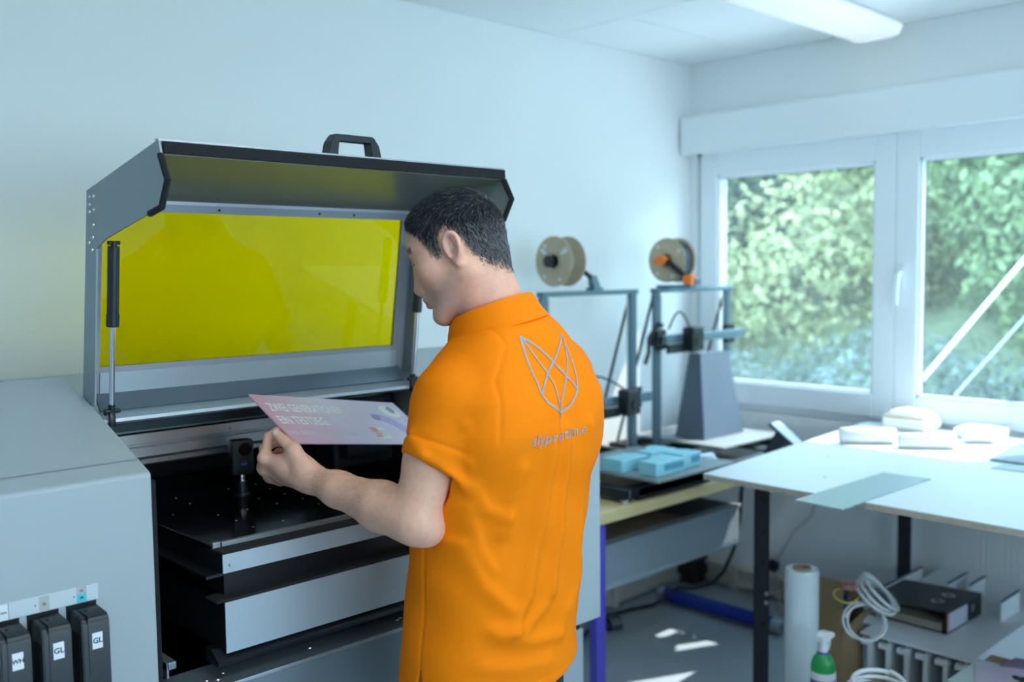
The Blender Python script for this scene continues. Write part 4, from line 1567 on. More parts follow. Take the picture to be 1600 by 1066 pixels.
def mesh_shapes(shapes, lo, hi, h, post=None, nb=10):
    lo, hi = np.asarray(lo, float), np.asarray(hi, float)
    bs = nb * h
    nblk = np.ceil((hi - lo) / bs).astype(int)
    I = np.stack(np.meshgrid(*[np.arange(n) for n in nblk], indexing='ij'), -1).reshape(-1, 3)
    ctr = lo + (I + .5) * bs
    half = bs * .866
    # coarse pick of the blocks near the surface, culled per super-block
    keep = np.zeros(len(I), bool)
    sup = (I // 5)
    key = sup[:, 0] * 10000 + sup[:, 1] * 100 + sup[:, 2]
    groups = {}
    for kk in np.unique(key):
        idx = np.where(key == kk)[0]
        c = ctr[idx].mean(0)
        R_ = np.linalg.norm(ctr[idx] - c, axis=1).max() + half
        act = [s for s in shapes if np.linalg.norm(s.c - c) < s.r * 1.05 + s.k + R_ + .02]
        if not any(s.op == '+' for s in act):
            continue
        d = ev(act, ctr[idx])
        if post:
            d = post(ctr[idx], d)
        m = np.abs(d) < half * 1.35 + .012
        if m.any():
            groups[kk] = (idx[m], act)
    g = np.arange(nb + 2)
    G = np.stack(np.meshgrid(g, g, g, indexing='ij'), -1).reshape(-1, 3)
    NG = nb + 2
    tot = nblk * nb + 4
    cells, verts, quads = [], [], []
    for kk, (idx, act) in groups.items():
        for j in idx:
            P = lo + (I[j] * nb + G) * h
            D = ev(act, P)
            if post:
                D = post(P, D)
            D = D.reshape(NG, NG, NG)
            S = D < 0
            if S.all() or not S.any():
                continue
            # cells
            c8 = [S[a:a + nb + 1, b:b + nb + 1, c:c + nb + 1] for a in (0, 1) for b in (0, 1) for c in (0, 1)]
            cnt = sum(x.astype(np.int8) for x in c8)
            ci = np.argwhere((cnt > 0) & (cnt < 8))
            if len(ci) == 0:
                continue
            acc = np.zeros((len(ci), 3))
            n = np.zeros(len(ci))
            for ax in range(3):
                o1, o2 = [x for x in range(3) if x != ax]
                for u in (0, 1):
                    for v in (0, 1):
                        off = np.zeros(3, int)
                        off[o1], off[o2] = u, v
                        A = ci + off
                        B = A.copy()
                        B[:, ax] += 1
                        da, db = D[A[:, 0], A[:, 1], A[:, 2]], D[B[:, 0], B[:, 1], B[:, 2]]
                        m = (da < 0) != (db < 0)
                        t = np.where(m, da / np.where(m, da - db, 1), 0)
                        p = A.astype(float)
                        p[:, ax] += t
                        acc[m] += p[m]
                        n[m] += 1
            vp = lo + (I[j] * nb + acc / n[:, None]) * h
            gi = I[j] * nb + ci
            cells.append((gi[:, 0] * tot[1] + gi[:, 1]) * tot[2] + gi[:, 2])
            verts.append(vp)
            for ax in range(3):
                o1, o2 = (ax + 1) % 3, (ax + 2) % 3
                sl0 = [slice(1, nb + 1)] * 3
                sl1 = [slice(1, nb + 1)] * 3
                sl1[ax] = slice(2, nb + 2)
                a_, b_ = S[tuple(sl0)], S[tuple(sl1)]
                e = np.argwhere(a_ != b_) + 1
                if len(e) == 0:
                    continue
                ins = S[e[:, 0], e[:, 1], e[:, 2]]
                q = []
                for (u, v) in ((-1, -1), (0, -1), (0, 0), (-1, 0)):
                    c = e.copy()
                    c[:, o1] += u
                    c[:, o2] += v
                    c = I[j] * nb + c
                    q.append((c[:, 0] * tot[1] + c[:, 1]) * tot[2] + c[:, 2])
                q = np.stack(q, 1)
                q[~ins] = q[~ins][:, ::-1]
                quads.append(q)
    cells = np.concatenate(cells)
    verts = np.concatenate(verts)
    quads = np.concatenate(quads)
    uc, ui = np.unique(cells, return_index=True)
    V = verts[ui]
    pos = np.searchsorted(uc, quads)
    pos = np.clip(pos, 0, len(uc) - 1)
    ok = (uc[pos] == quads).all(1)
    Fq = pos[ok]
    used, inv = np.unique(Fq, return_inverse=True)
    return V[used], inv.reshape(Fq.shape)


def relax(V, F, n=2, w=.5):
    """light smoothing of a quad mesh"""
    e = np.concatenate([F[:, [0, 1]], F[:, [1, 2]], F[:, [2, 3]], F[:, [3, 0]]])
    e = np.unique(np.sort(e, 1), axis=0)
    for _ in range(n):
        acc = np.zeros_like(V)
        cnt = np.zeros(len(V))
        for a, b in ((0, 1), (1, 0)):
            for ax in range(3):
                acc[:, ax] += np.bincount(e[:, a], V[e[:, b], ax], len(V))
            cnt += np.bincount(e[:, a], minlength=len(V))
        V = V * (1 - w) + w * acc / np.maximum(cnt, 1)[:, None]
    return V


def to_mesh(name, V, F, m, parent, world=True):
    me = bpy.data.meshes.new(name)
    if parent is not None and world:
        Mi = np.array(WM[parent.name].inverted())
        V = V @ Mi[:3, :3].T + Mi[:3, 3]
    me.from_pydata(V.tolist(), [], F.tolist())
    me.materials.append(m)
    return link(name, me, parent, smooth=180)


# ---- body frame
O3 = np.array([-2.78, -1.57, 0.0])
BH = R(96)
BF = np.array([math.cos(BH), math.sin(BH), 0.0])
BL = np.array([-math.sin(BH), math.cos(BH), 0.0])
UP = np.array([0, 0, 1.0])


def bod(l, f, z):
    return O3 + l * BL + f * BF + np.array([0, 0, z])


# head frame
HS = 1.04
HC = np.array([-2.8450, -1.5130, 1.6520])
_hy, _hp = R(121), R(-19)
HF = np.array([math.cos(_hy) * math.cos(_hp), math.sin(_hy) * math.cos(_hp), math.sin(_hp)])
HL = np.array([-math.sin(_hy), math.cos(_hy), 0.0])
HU = np.cross(HF, HL)
HB = np.stack([HL, HF, HU])


def hd3(x, y, z):
    return HC + HS * (x * HL + y * HF + z * HU)


def hell(c, rad, k, op='+', rot=None):
    B = HB if rot is None else np.asarray(rot) @ HB
    return ell(hd3(*c), np.array(rad) * HS, k, op, B)


def hcone(a, b, ra, rb, k, op='+', flat=None):
    return cone(hd3(*a), hd3(*b), ra * HS, rb * HS, k, op, flat)


def cr3(pts, n=3):
    P = [np.array(p, float) for p in pts]
    P = [2 * P[0] - P[1]] + P + [2 * P[-1] - P[-2]]
    out = []
    for i in range(1, len(P) - 2):
        for t in np.linspace(0, 1, n, endpoint=False):
            a, b, c, d = P[i - 1], P[i], P[i + 1], P[i + 2]
            out.append(.5 * ((2 * b) + (c - a) * t + (2 * a - 5 * b + 4 * c - d) * t * t + (3 * b - 3 * c + d - a) * t ** 3))
    return out + [P[-2]]


head = [
    hell((0, -.002, .020), (.0755, .087, .079), .01),
    hell((0, -.029, -.002), (.066, .052, .058), .03),
    hell((0, .040, .006), (.065, .052, .070), .03),
    hell((0, .040, -.050), (.056, .046, .062), .03),
    hcone((.050, -.006, -.062), (.022, .066, -.116), .020, .018, .03),
    hcone((-.050, -.006, -.062), (-.022, .066, -.116), .020, .018, .03),
    hell((0, .072, -.117), (.024, .021, .019), .02),
    hell((.046, .052, -.030), (.022, .024, .018), .025),
    hell((-.046, .052, -.030), (.022, .024, .018), .025),
    hcone((.012, .087, .011), (.046, .073, .014), .0085, .007, .014),
    hcone((-.012, .087, .011), (-.046, .073, .014), .0085, .007, .014),
    hell((.034, .095, -.010), (.019, .015, .012), .012, '-'),
    hell((-.034, .095, -.010), (.019, .015, .012), .012, '-'),
    hell((.0335, .0735, -.010), (.0135, .0135, .0125), .003),
    hell((-.0335, .0735, -.010), (.0135, .0135, .0125), .003),
    hcone((.022, .083, -.0045), (.047, .074, -.0060), .0045, .004, .005),
    hcone((-.022, .083, -.0045), (-.047, .074, -.0060), .0045, .004, .005),
    hcone((0, .087, .004), (0, .1035, -.054), .0078, .0105, .014),
    hell((0, .086, -.066), (.017, .016, .014), .012),
    hell((0, .1025, -.057), (.0115, .010, .0095), .008),
    hell((.0125, .0935, -.060), (.0085, .0095, .0075), .006),
    hell((-.0125, .0935, -.060), (.0085, .0095, .0075), .006),
    hell((.0075, .0965, -.0695), (.0036, .0050, .0036), .002, '-'),
    hell((-.0075, .0965, -.0695), (.0036, .0050, .0036), .002, '-'),
    hell((0, .080, -.080), (.027, .016, .018), .015),
    hell((0, .0935, -.0800), (.021, .0075, .0052), .006),
    hell((0, .0915, -.0920), (.019, .0080, .0062), .006),
    hcone((-.019, .092, -.0860), (.019, .092, -.0860), .0013, .0013, .004, '-'),
    hell((0, .088, -.1065), (.018, .006, .005), .010, '-'),
]
for s in (1, -1):           # ears
    er = R(24) * s
    RotE = np.array([[math.cos(er), math.sin(er), 0], [-math.sin(er), math.cos(er), 0], [0, 0, 1]])
    ear0 = len(head)
    head.append(hell((s * .0745, -.012, -.018), (.0085, .0140, .025), .010, '+', RotE))
    rim = []
    for k in range(10):
        a = -2.3 + 4.3 * k / 9
        rim.append((s * (.0800 + .0040 * math.cos(a)) + s * (.006 if math.cos(a) < .5 else .0), -.011 - .0185 * math.cos(a + .25) * (1 if k else .9), -.012 + .031 * math.sin(a) * 1.0))
    path = [(.0765, .0035, -.028), (.0795, .007, -.012), (.0815, .006, .006), (.0850, -.004, .017), (.0880, -.017, .018), (.0905, -.0265, .008), (.0900, -.0275, -.010), (.0865, -.0215, -.028), (.0815, -.0130, -.040)]
    path = [tuple(np.array([.080, -.013, -.014]) + .85 * (np.array(p) - np.array([.080, -.010, -.013]))) for p in cr3(path)]
    for p, q in zip(path[:-1], path[1:]):
        head.append(hcone((s * p[0], p[1], p[2]), (s * q[0], q[1], q[2]), .0036, .0036, .004))
    head.append(hell((s * .0800, -.012, -.039), (.0050, .0072, .0085), .006))
    head.append(hell((s * .0860, -.013, -.012), (.0062, .0080, .0125), .004, '-'))
    head.append(hell((s * .0815, -.007, -.022), (.0068, .0050, .0068), .003, '-'))
    head.append(hcone((s * .083, -.018, .006), (s * .0860, -.0205, -.012), .0026, .0026, .003))
    head.append(hell((s * .0795, .000, -.020), (.0035, .0032, .0050), .003))

neck_top, neck_mid, neck_bot = hd3(0, -.014, -.055), (hd3(0, -.016, -.09) + bod(0, .014, 1.505)) / 2, bod(0, .006, 1.475)
neck = [cone(neck_top, neck_mid, .055, .0550, .035), cone(neck_mid, neck_bot, .0550, .064, .02),
        cone(bod(.0, -.012, 1.470), hd3(0, -.038, -.045), .045, .040, .03),
        cone(hd3(.052, -.022, -.062), bod(.03, .055, 1.45), .020, .016, .02), cone(hd3(-.052, -.022, -.062), bod(-.03, .055, 1.45), .020, .016, .02),
        cone(bod(.155, -.01, 1.372), bod(-.155, -.01, 1.372), .052, .055, .04), ell(bod(0, -.01, 1.22), (.155, .10, .22), .05, '+', np.stack([BL, BF, UP])),
        ell(bod(0, 0, .98), (.15, .10, .16), .05, '+', np.stack([BL, BF, UP]))]

SHL = bod(.162, -.004, 1.358)
SHR = bod(-.168, .005, 1.375)
ELB = np.array([-3.0113, -1.5707, 1.1426])
WRI = np.array([-3.0629, -1.3021, 1.1875])
FOR = ELB + .30 * (WRI - ELB)
ELR = np.array([-2.490, -1.455, 1.140])
WRR = np.array([-2.606, -1.262, 1.190])
FRR = ELR + .3 * (WRR - ELR)
arms = [
    cone(SHL, SHL + .5 * (ELB - SHL), .058, .050, .03), cone(SHL + .5 * (ELB - SHL), ELB, .050, .045, .02),
    cone(ELB, FOR, .043, .0455, .02), cone(FOR, ELB + .72 * (WRI - ELB), .0455, .033, .02), cone(ELB + .72 * (WRI - ELB), WRI, .033, .0265, .02),
    ball(ELB + np.array([.020, -.018, -.020]), .026, .03), ball(ELB + np.array([-.01, .035, .010]), .040, .02),
    cone(SHR, SHR + .5 * (ELR - SHR), .058, .050, .03), cone(SHR + .5 * (ELR - SHR), ELR, .050, .045, .02),
    cone(ELR, FRR, .043, .0455, .02), cone(FRR, WRR, .0455, .0265, .02)]

HJ = {'tC': (-3.0735, -1.2965, 1.2117), 'tM': (-3.0862, -1.2783, 1.2448), 'tI': (-3.0939, -1.2554, 1.2624), 'tT': (-3.1, -1.2343, 1.2764),
      'iM': (-3.1124, -1.2097, 1.2239), 'iP': (-3.0977, -1.199, 1.2628), 'iD': (-3.0744, -1.1925, 1.2725), 'iT': (-3.0561, -1.1968, 1.2653),
      'mM': (-3.1011, -1.1883, 1.1994), 'mP': (-3.0833, -1.1536, 1.2313), 'mD': (-3.06, -1.1608, 1.2426), 'mT': (-3.0432, -1.2045, 1.243),
      'rM': (-3.0809, -1.1751, 1.1783), 'rP': (-3.0618, -1.1353, 1.204), 'rD': (-3.0425, -1.1452, 1.2191), 'rT': (-3.0331, -1.1815, 1.2225),
      'pM': (-3.0568, -1.1717, 1.1645), 'pP': (-3.0393, -1.1378, 1.1844), 'pD': (-3.0266, -1.1486, 1.1979), 'pT': (-3.0212, -1.1811, 1.2015)}
HJ = {k: np.array(v) for k, v in HJ.items()}
PALM = np.array([-3.0864, -1.2498, 1.2097])


def hand(J, W, palm, sc=1.0):
    out = []
    mid = {}
    for c in 'imrp':
        w0 = W * .8 + .2 * J[c + 'M']
        out.append(cone(w0, J[c + 'M'], .0185, .0135 if c != 'p' else .0115, .018))
    out.append(cone(W, palm, .024, .021, .02))
    out.append(cone(J['iM'], J['mM'], .0125, .0125, .012))
    out.append(cone(J['mM'], J['rM'], .0125, .0115, .012))
    out.append(cone(J['rM'], J['pM'], .0115, .0105, .012))
    out.append(cone(W, J['tC'], .022, .0175, .02))
    out.append(cone(J['tC'], J['tM'], .0175, .0135, .016))
    out.append(cone(palm, J['tM'], .018, .0115, .016))
    out.append(cone(J['tM'], J['tI'], .0125, .0112, .006))
    out.append(cone(J['tI'], J['tT'], .0112, .0092, .004))
    for c, r in (('i', .0094), ('m', .0096), ('r', .0092), ('p', .0080)):
        out.append(cone(J[c + 'M'], J[c + 'P'], r * 1.16, r, .006))
        out.append(cone(J[c + 'P'], J[c + 'D'], r, r * .92, .003))
        out.append(cone(J[c + 'D'], J[c + 'T'], r * .92, r * .78, .003))
    return out


# right hand: under the far end of the print, thumb on top
PA = np.array([0.96615677, 0.2038348, -0.15809008])
PBv = np.array([-0.10133965, 0.86351056, 0.49404432])
PN = np.array([0.23721588, -0.46130347, 0.85494312])
PN = PN / np.linalg.norm(PN)
PP0 = np.array([-3.0654, -1.2516, 1.2524])
PLEN, PHEI = .465, .180


def pn(u, v, n):
    return PP0 + u * PA + v * PBv + n * PN


RJ = {}
for c, v0, dn in (('i', .085, -.016), ('m', .062, -.018), ('r', .040, -.019), ('p', .020, -.018)):
    RJ[c + 'M'] = pn(PLEN + .045, v0 - .008, dn - .004)
    RJ[c + 'P'] = pn(PLEN + .010, v0 + .004, dn - .010)
    RJ[c + 'D'] = pn(PLEN - .016, v0 + .005, dn + .000)
    RJ[c + 'T'] = pn(PLEN - .034, v0 + .003, -.0105)
RJ['tC'] = pn(PLEN + .058, .020, .004)
RJ['tM'] = pn(PLEN + .034, .045, .014)
RJ['tI'] = pn(PLEN + .005, .060, .015)
RJ['tT'] = pn(PLEN - .018, .068, .0125)
WRR2 = pn(PLEN + .105, -.010, -.018)
arms[-1] = cone(FRR, WRR2, .0455, .0265, .02)
arms[-2] = cone(ELR, FRR, .043, .0455, .02)
hands = hand(HJ, WRI, PALM) + hand(RJ, WRR2, pn(PLEN + .06, .035, -.014))

man = thing('person', 'man in an orange polo shirt with dark cropped hair, head bent, holding a pink print', 'person', tuple(O3))
bodyV, bodyF = mesh_shapes(head + neck + arms + hands, (-3.22, -1.80, .84), (-2.38, -1.00, 1.82), .0027)
bodyV = relax(bodyV, bodyF, 1, .35)
SKIN = bpy.data.materials.new('skin')
SKIN.use_nodes = True
_n, _l = SKIN.node_tree.nodes, SKIN.node_tree.links
_b = _n['Principled BSDF']
_b.inputs['Roughness'].default_value = .48
_b.inputs['Subsurface Weight'].default_value = .12
_b.inputs['Subsurface Radius'].default_value = (.010, .004, .002)
_b.inputs['Subsurface Scale'].default_value = .6
_a = _n.new('ShaderNodeAttribute')
_a.attribute_name = 'skin_tint'
_t = _n.new('ShaderNodeTexNoise')
_t.inputs['Scale'].default_value = 90
_t.inputs['Detail'].default_value = 5
_tc2 = _n.new('ShaderNodeTexCoord')
_l.new(_tc2.outputs['Object'], _t.inputs['Vector'])
_hs = _n.new('ShaderNodeHueSaturation')
_mr = _n.new('ShaderNodeMapRange')
_mr.inputs[3].default_value = .86
_mr.inputs[4].default_value = 1.14
_l.new(_t.outputs['Fac'], _mr.inputs[0])
_l.new(_mr.outputs[0], _hs.inputs['Value'])
_l.new(_a.outputs['Color'], _hs.inputs['Color'])
_l.new(_hs.outputs[0], _b.inputs['Base Color'])
_bp = _n.new('ShaderNodeBump')
_bp.inputs['Strength'].default_value = .25
_bp.inputs['Distance'].default_value = .0012
_t2 = _n.new('ShaderNodeTexNoise')
_t2.inputs['Scale'].default_value = 420
_l.new(_tc2.outputs['Object'], _t2.inputs['Vector'])
_l.new(_t2.outputs['Fac'], _bp.inputs['Height'])
_l.new(_bp.outputs[0], _b.inputs['Normal'])

# local head coordinates of every vertex, for hairline, stubble, lips, brows
hq = (bodyV - HC) @ HB.T / HS
HLY = np.array([-.14, -.095, -.075, -.052, -.040, -.026, -.010, .008, .016, .024, .036, .044, .056, .075, .090, .11])
HLZ = np.array([-.090, -.090, -.082, -.060, -.040, .010, .022, .016, -.020, -.026, -.012, .020, .036, .056, .068, .078])


def hair_h(q):
    """height above the hairline in head coordinates (m)"""
    return q[:, 2] - np.interp(q[:, 1], HLY, HLZ)


def sm(x, a, b):
    t = np.clip((x - a) / (b - a), 0, 1)
    return t * t * (3 - 2 * t)


tint = np.tile(np.array([.79, .415, .285]), (len(bodyV), 1))
ishead = (hq[:, 2] > -.16) & (np.abs(hq[:, 0]) < .12) & (np.abs(hq[:, 1]) < .16)


def blend(m, c):
    m = (m * ishead)[:, None]
    tint[:] = tint * (1 - m) + np.array(c) * m


isear = (np.abs(hq[:, 0]) > .0765) & (hq[:, 1] < .012) & (hq[:, 1] > -.04) & (hq[:, 2] > -.055) & (hq[:, 2] < .026)
blend(.72 * sm(-hq[:, 2], .048, .085) * sm(hq[:, 1], -.015, .03), (.44, .29, .245))       # beard shadow
blend(.5 * np.exp(-((hq[:, 2] + .033) / .022) ** 2) * np.exp(-((hq[:, 1] - .055) / .03) ** 2), (.78, .39, .31))
lip = np.exp(-((hq[:, 2] + .0860) / .009) ** 4) * (np.abs(hq[:, 0]) < .024) * sm(hq[:, 1], .088, .094)
blend(.7 * lip, (.60, .27, .23))
brow = np.exp(-((hq[:, 2] - (.0165 - 4.0 * (np.abs(hq[:, 0]) - .028) ** 2)) / .0065) ** 4) * (np.abs(hq[:, 0]) > .009) * (np.abs(hq[:, 0]) < .058) * (hq[:, 1] > .055)
blend(.85 * brow, (.045, .032, .028))
lash = np.exp(-((hq[:, 2] + .0125) / .0030) ** 2) * (np.abs(np.abs(hq[:, 0]) - .035) < .015) * (hq[:, 1] > .064)
blend(.8 * lash, (.06, .04, .035))
hh = hair_h(hq) + .004 * np.sin(hq[:, 1] * 330) * np.sin(hq[:, 2] * 270)
scalp = sm(hh, -.006, .022) * (~isear) * (hq[:, 1] < .1)
nape = np.exp(-((hq[:, 1] + .08) / .05) ** 2)
blend(.42 * scalp * (1 - .45 * nape), (.09, .065, .06))
blend(.6 * isear * 1.0, (.80, .42, .33))
wl_ = np.linalg.norm(bodyV - HJ['iP'], axis=1)
# thumb nail, knuckles a little redder
handm = np.exp(-(np.linalg.norm(bodyV - PALM, axis=1) / .07) ** 4)
tint[:] = tint * (1 - .25 * handm[:, None]) + .25 * handm[:, None] * np.array([.78, .41, .32])
nail_c = HJ['tT'] + np.array([-.0052, -.0072, .003])
nm = np.exp(-(np.linalg.norm(bodyV - nail_c, axis=1) / .0062) ** 6)[:, None]
tint[:] = tint * (1 - .6 * nm) + .6 * nm * np.array([.86, .64, .55])
body = to_mesh('body', bodyV, bodyF, SKIN, man)
ca = body.data.color_attributes.new('skin_tint', 'FLOAT_COLOR', 'POINT')
ca.data.foreach_set('color', np.c_[tint, np.ones(len(tint))].astype(np.float32).ravel())

# ---- hair: short strands laid back over the skull
rngh = np.random.default_rng(4)
hb_ = body.data
nv = len(hb_.vertices)
NRM = np.empty(nv * 3, np.float32)
hb_.vertices.foreach_get('normal', NRM)
NRM = NRM.reshape(-1, 3)
HV = bodyV
cand = np.where(ishead & (hh > -.004) & (~isear) & (hq[:, 2] > -.095) & (hq[:, 1] < .094) & (np.abs(hq[:, 0]) < .083))[0]
dens = np.clip(.16 + hh[cand] / .045, .0, 1)
side_ = sm(np.abs(hq[cand, 0]), .045, .070) * sm(-hq[cand, 2], -.055, .02)
Vh, Fh, Ch = [], [], []
NS = 46000
w_ = dens / dens.sum()
pick = rngh.choice(cand, NS, p=w_)
P0 = HV[pick] + rngh.normal(size=(NS, 3)) * .0014
N0 = NRM[pick]
q0 = hq[pick]
top = sm(q0[:, 2], .01, .07)
# flow: forward over the top front, down at the sides and nape
flow = (HF[None] * (.75 * top - .25 * (1 - top) * (q0[:, 1] < -.01))[:, None] - HU[None] * ((1 - top) * 1.0 + .15)[:, None]
        + HL[None] * (.55 * np.sign(q0[:, 0]) * top * np.minimum(1, np.abs(q0[:, 0]) / .03))[:, None] + rngh.normal(size=(NS, 3)) * .27)
flow -= N0 * (flow * N0).sum(1)[:, None]
flow /= np.linalg.norm(flow, axis=1)[:, None] + 1e-9
ln = (.010 + .014 * top + .004 * rngh.random(NS)) * (.32 + .68 * np.clip(hh[pick] / .038, 0, 1))
lift = .22 + .34 * top * rngh.random(NS)
d0 = flow + N0 * lift[:, None]
d0 /= np.linalg.norm(d0, axis=1)[:, None]
d1 = flow + N0 * (lift * .1)[:, None]
d1 /= np.linalg.norm(d1, axis=1)[:, None]
sd = np.cross(d0, N0)
sd /= np.linalg.norm(sd, axis=1)[:, None] + 1e-9
wd = (.00026 + .00018 * rngh.random(NS))[:, None]
A = P0 - N0 * .001
B = P0 + d0 * (ln * .5)[:, None]
C = B + d1 * (ln * .5)[:, None]
up_ = np.cross(sd, d0)
ring = []
for base, s_ in ((A, 1.0), (B, .85)):
    ring.append(np.stack([base + sd * wd * s_, base - sd * wd * s_, base + up_ * wd * s_ * .8], 1))
Vh = np.concatenate([np.concatenate(ring, 1), C[:, None]], 1).reshape(-1, 3)      # 7 verts a strand
b7 = np.arange(NS)[:, None] * 7
tri = np.array([[0, 1, 4], [0, 4, 3], [1, 2, 5], [1, 5, 4], [2, 0, 3], [2, 3, 5], [3, 4, 6], [4, 5, 6], [5, 3, 6]])
Fh = (b7[:, :, None] + tri[None]).reshape(-1, 3)
grey = rngh.random(NS) < (.09 + .50 * (1 - top) * sm(-q0[:, 2], -.05, .03))
hc = np.where(grey[:, None], np.array([.30, .30, .31]), np.array([.022, .022, .028]) * (.6 + 1.1 * rngh.random(NS))[:, None])
# fine hair on the forearms
fa = np.where((np.linalg.norm(bodyV - (ELB * .45 + WRI * .55), axis=1) < .12) & (NRM @ np.array([0, 0, 1.]) > -.35))[0]
pick2 = rngh.choice(fa, 1500)
fdir = n3(WRI - ELB)
q2 = bodyV[pick2] + rngh.normal(size=(1500, 3)) * .001
N2 = NRM[pick2]
e2 = fdir[None] * .8 + np.array([0, 0, -.5])[None] + N2 * .55 + rngh.normal(size=(1500, 3)) * .35
e2 /= np.linalg.norm(e2, axis=1)[:, None]
s2 = np.cross(e2, N2)
s2 /= np.linalg.norm(s2, axis=1)[:, None] + 1e-9
l2 = (.005 + .006 * rngh.random(1500))[:, None]
u2 = np.cross(s2, e2)
w2 = .00009
V2 = []
for base, k_ in ((q2 - N2 * .0005, 1.0), (q2 + e2 * l2 * .5, .8)):
    V2.append(np.stack([base + s2 * w2 * k_, base - s2 * w2 * k_, base + u2 * w2 * k_], 1))
V2 = np.concatenate([np.concatenate(V2, 1), (q2 + e2 * l2)[:, None]], 1).reshape(-1, 3)
F2 = ((np.arange(1500)[:, None] * 7)[:, :, None] + tri[None]).reshape(-1, 3) + len(Vh)
Vh = np.concatenate([Vh, V2])
Fh = np.concatenate([Fh, F2])
hc = np.concatenate([hc, np.tile(np.array([[.20, .13, .09]]), (1500, 1))])
hair = to_mesh('hair', Vh, Fh, None, man)
HAIRM = mat('hair_dark', (.02, .02, .024), .42)
_hn, _hl2 = HAIRM.node_tree.nodes, HAIRM.node_tree.links
_ha = _hn.new('ShaderNodeAttribute')
_ha.attribute_name = 'hair_tint'
_hl2.new(_ha.outputs['Color'], _hn['Principled BSDF'].inputs['Base Color'])
hair.data.materials.clear()
hair.data.materials.append(HAIRM)
ca = hair.data.color_attributes.new('hair_tint', 'FLOAT_COLOR', 'POINT')
ca.data.foreach_set('color', np.repeat(np.c_[hc, np.ones(len(hc))], 7, axis=0).astype(np.float32).ravel())
hair['label'] = 'short dark hair with grey at the temples'

# ---- polo shirt
TZ = np.array([.76, .80, .88, .95, 1.05, 1.15, 1.23, 1.30, 1.36, 1.40, 1.44, 1.475, 1.50])
TA = np.array([.198, .198, .197, .194, .193, .200, .210, .214, .207, .186, .145, .100, .078])
TB = np.array([.146, .146, .144, .142, .142, .145, .149, .149, .139, .122, .100, .082, .074])
TLAT = np.array([.022, .022, .018, .013, .006, .0, .0, .0, .0, .0, .0, .0, .0])
TC = np.array([.026, .026, .024, .020, .014, .008, .002, -.004, -.004, -.003, .0, .004, .008])


def torso_d(P, off=0.0):
    q = P - O3
    l, f, z = q @ BL, q @ BF, q[:, 2]
    a, b, c = np.interp(z, TZ, TA) + off, np.interp(z, TZ, TB) + off, np.interp(z, TZ, TC)
    ff = f - c
    l = l - np.interp(z, TZ, TLAT)
    e = 2.35
    rr = (np.abs(l / a) ** e + np.abs(ff / b) ** e) ** (1 / e)
    return (rr - 1) * np.minimum(a, b) * .92


torso = Shape(lambda P: np.maximum(torso_d(P), (P[:, 2] - 1.508)), bod(0, 0, 1.14), .48, .02)
CUFL = np.array([-2.9810, -1.5870, 1.2440])
CUFR = SHR + .62 * (ELR - SHR)


def sleeve(S, Cf, r0, r1, k):
    ax = n3(Cf - S)
    a = cone(S, Cf, r0, r1, k)
    lim = (Cf - S) @ ax

    def f(P):
        t = (P - S) @ ax
        d = a.f(P)
        cuff = np.exp(-((t - lim + .016) / .016) ** 8) * .0022            # ribbed cuff band
        cuff -= np.exp(-((t - lim + .034) / .0035) ** 2) * .0040
        return np.maximum(d - cuff, t - lim)
    return Shape(f, a.c, a.r, k), Shape(lambda P: np.maximum(cone(S, Cf + ax * .05, r0 - .014, r1 - .0085, 0).f(P), lim - .022 - (P - S) @ ax), Cf, .09, .0, '-')


sl1, sl1c = sleeve(SHL + np.array([.012, 0, -.002]), CUFL, .073, .0605, .022)
sl2, sl2c = sleeve(SHR - np.array([.012, 0, .002]), CUFR, .081, .0605, .045)
yoke = [ball(bod(-.005, -.040, 1.458), .048, .03), cone(bod(.066, -.012, 1.416), bod(.148, -.006, 1.356), .053, .057, .045), cone(bod(-.070, -.008, 1.448), bod(-.158, .0, 1.392), .055, .058, .04),
        ell(bod(0, -.050, 1.425), (.125, .066, .085), .05, '+', np.stack([BL, BF, UP])),
        ell(bod(.085, -.085, 1.31), (.085, .062, .11), .05, '+', np.stack([BL, BF, UP])), ell(bod(-.085, -.085, 1.31), (.085, .062, .11), .05, '+', np.stack([BL, BF, UP]))]
hollow = Shape(lambda P: np.maximum(torso_d(P, -.011), P[:, 2] - .84), bod(0, 0, .83), .30, 0, '-')
hemcut = Shape(lambda P: P[:, 2] - .795 + .09 * ((P - O3) @ BL), bod(0, 0, .79), .32, 0, '-')
slit = []
for s in (1, -1):
    c0 = bod(s * .20, .028, .790)
    slit.append(Shape(lambda P, s=s: np.maximum(np.abs((P - O3) @ BF - .030) - .020 * np.clip((.850 - P[:, 2]) / .06, 0, 1), np.maximum(.14 - s * ((P - O3) @ BL), P[:, 2] - .850)), c0, .09, 0, '-'))
neckhole = [cone(bod(0, .012, 1.580), bod(0, .03, 1.66), .064, .064, .01, '-')]

FOLDS = [  # (polyline in (l,z) on the back, width, height)
    ([(.004, 1.30), (-.004, 1.20), (.000, 1.10), (.012, .98)], .013, .0085),
    ([(.040, 1.34), (.050, 1.22), (.062, 1.10), (.085, .985), (.115, .93)], .018, .0110),
    ([(-.068, 1.30), (-.080, 1.15), (-.092, .98)], .013, .0080),
    ([(.116, 1.235), (.120, 1.19), (.132, 1.12)], .016, .0060),
    ([(.030, .955), (.08, .925), (.15, .935)], .014, .0060),
    ([(-.02, .885), (.06, .895), (.14, .92)], .015, .0070),
    ([(.02, .845), (.09, .850), (.17, .870)], .016, .0040),
    ([(-.05, .93), (-.10, .96), (-.16, 1.0)], .018, .0040),
    ([(.195, 1.10), (.165, 1.02), (.12, .97)], .014, .0060),
    ([(.19, 1.21), (.165, 1.165), (.13, 1.145)], .013, .0045),
    ([(.19, 1.17), (.17, 1.09), (.15, 1.05)], .012, .0040)]
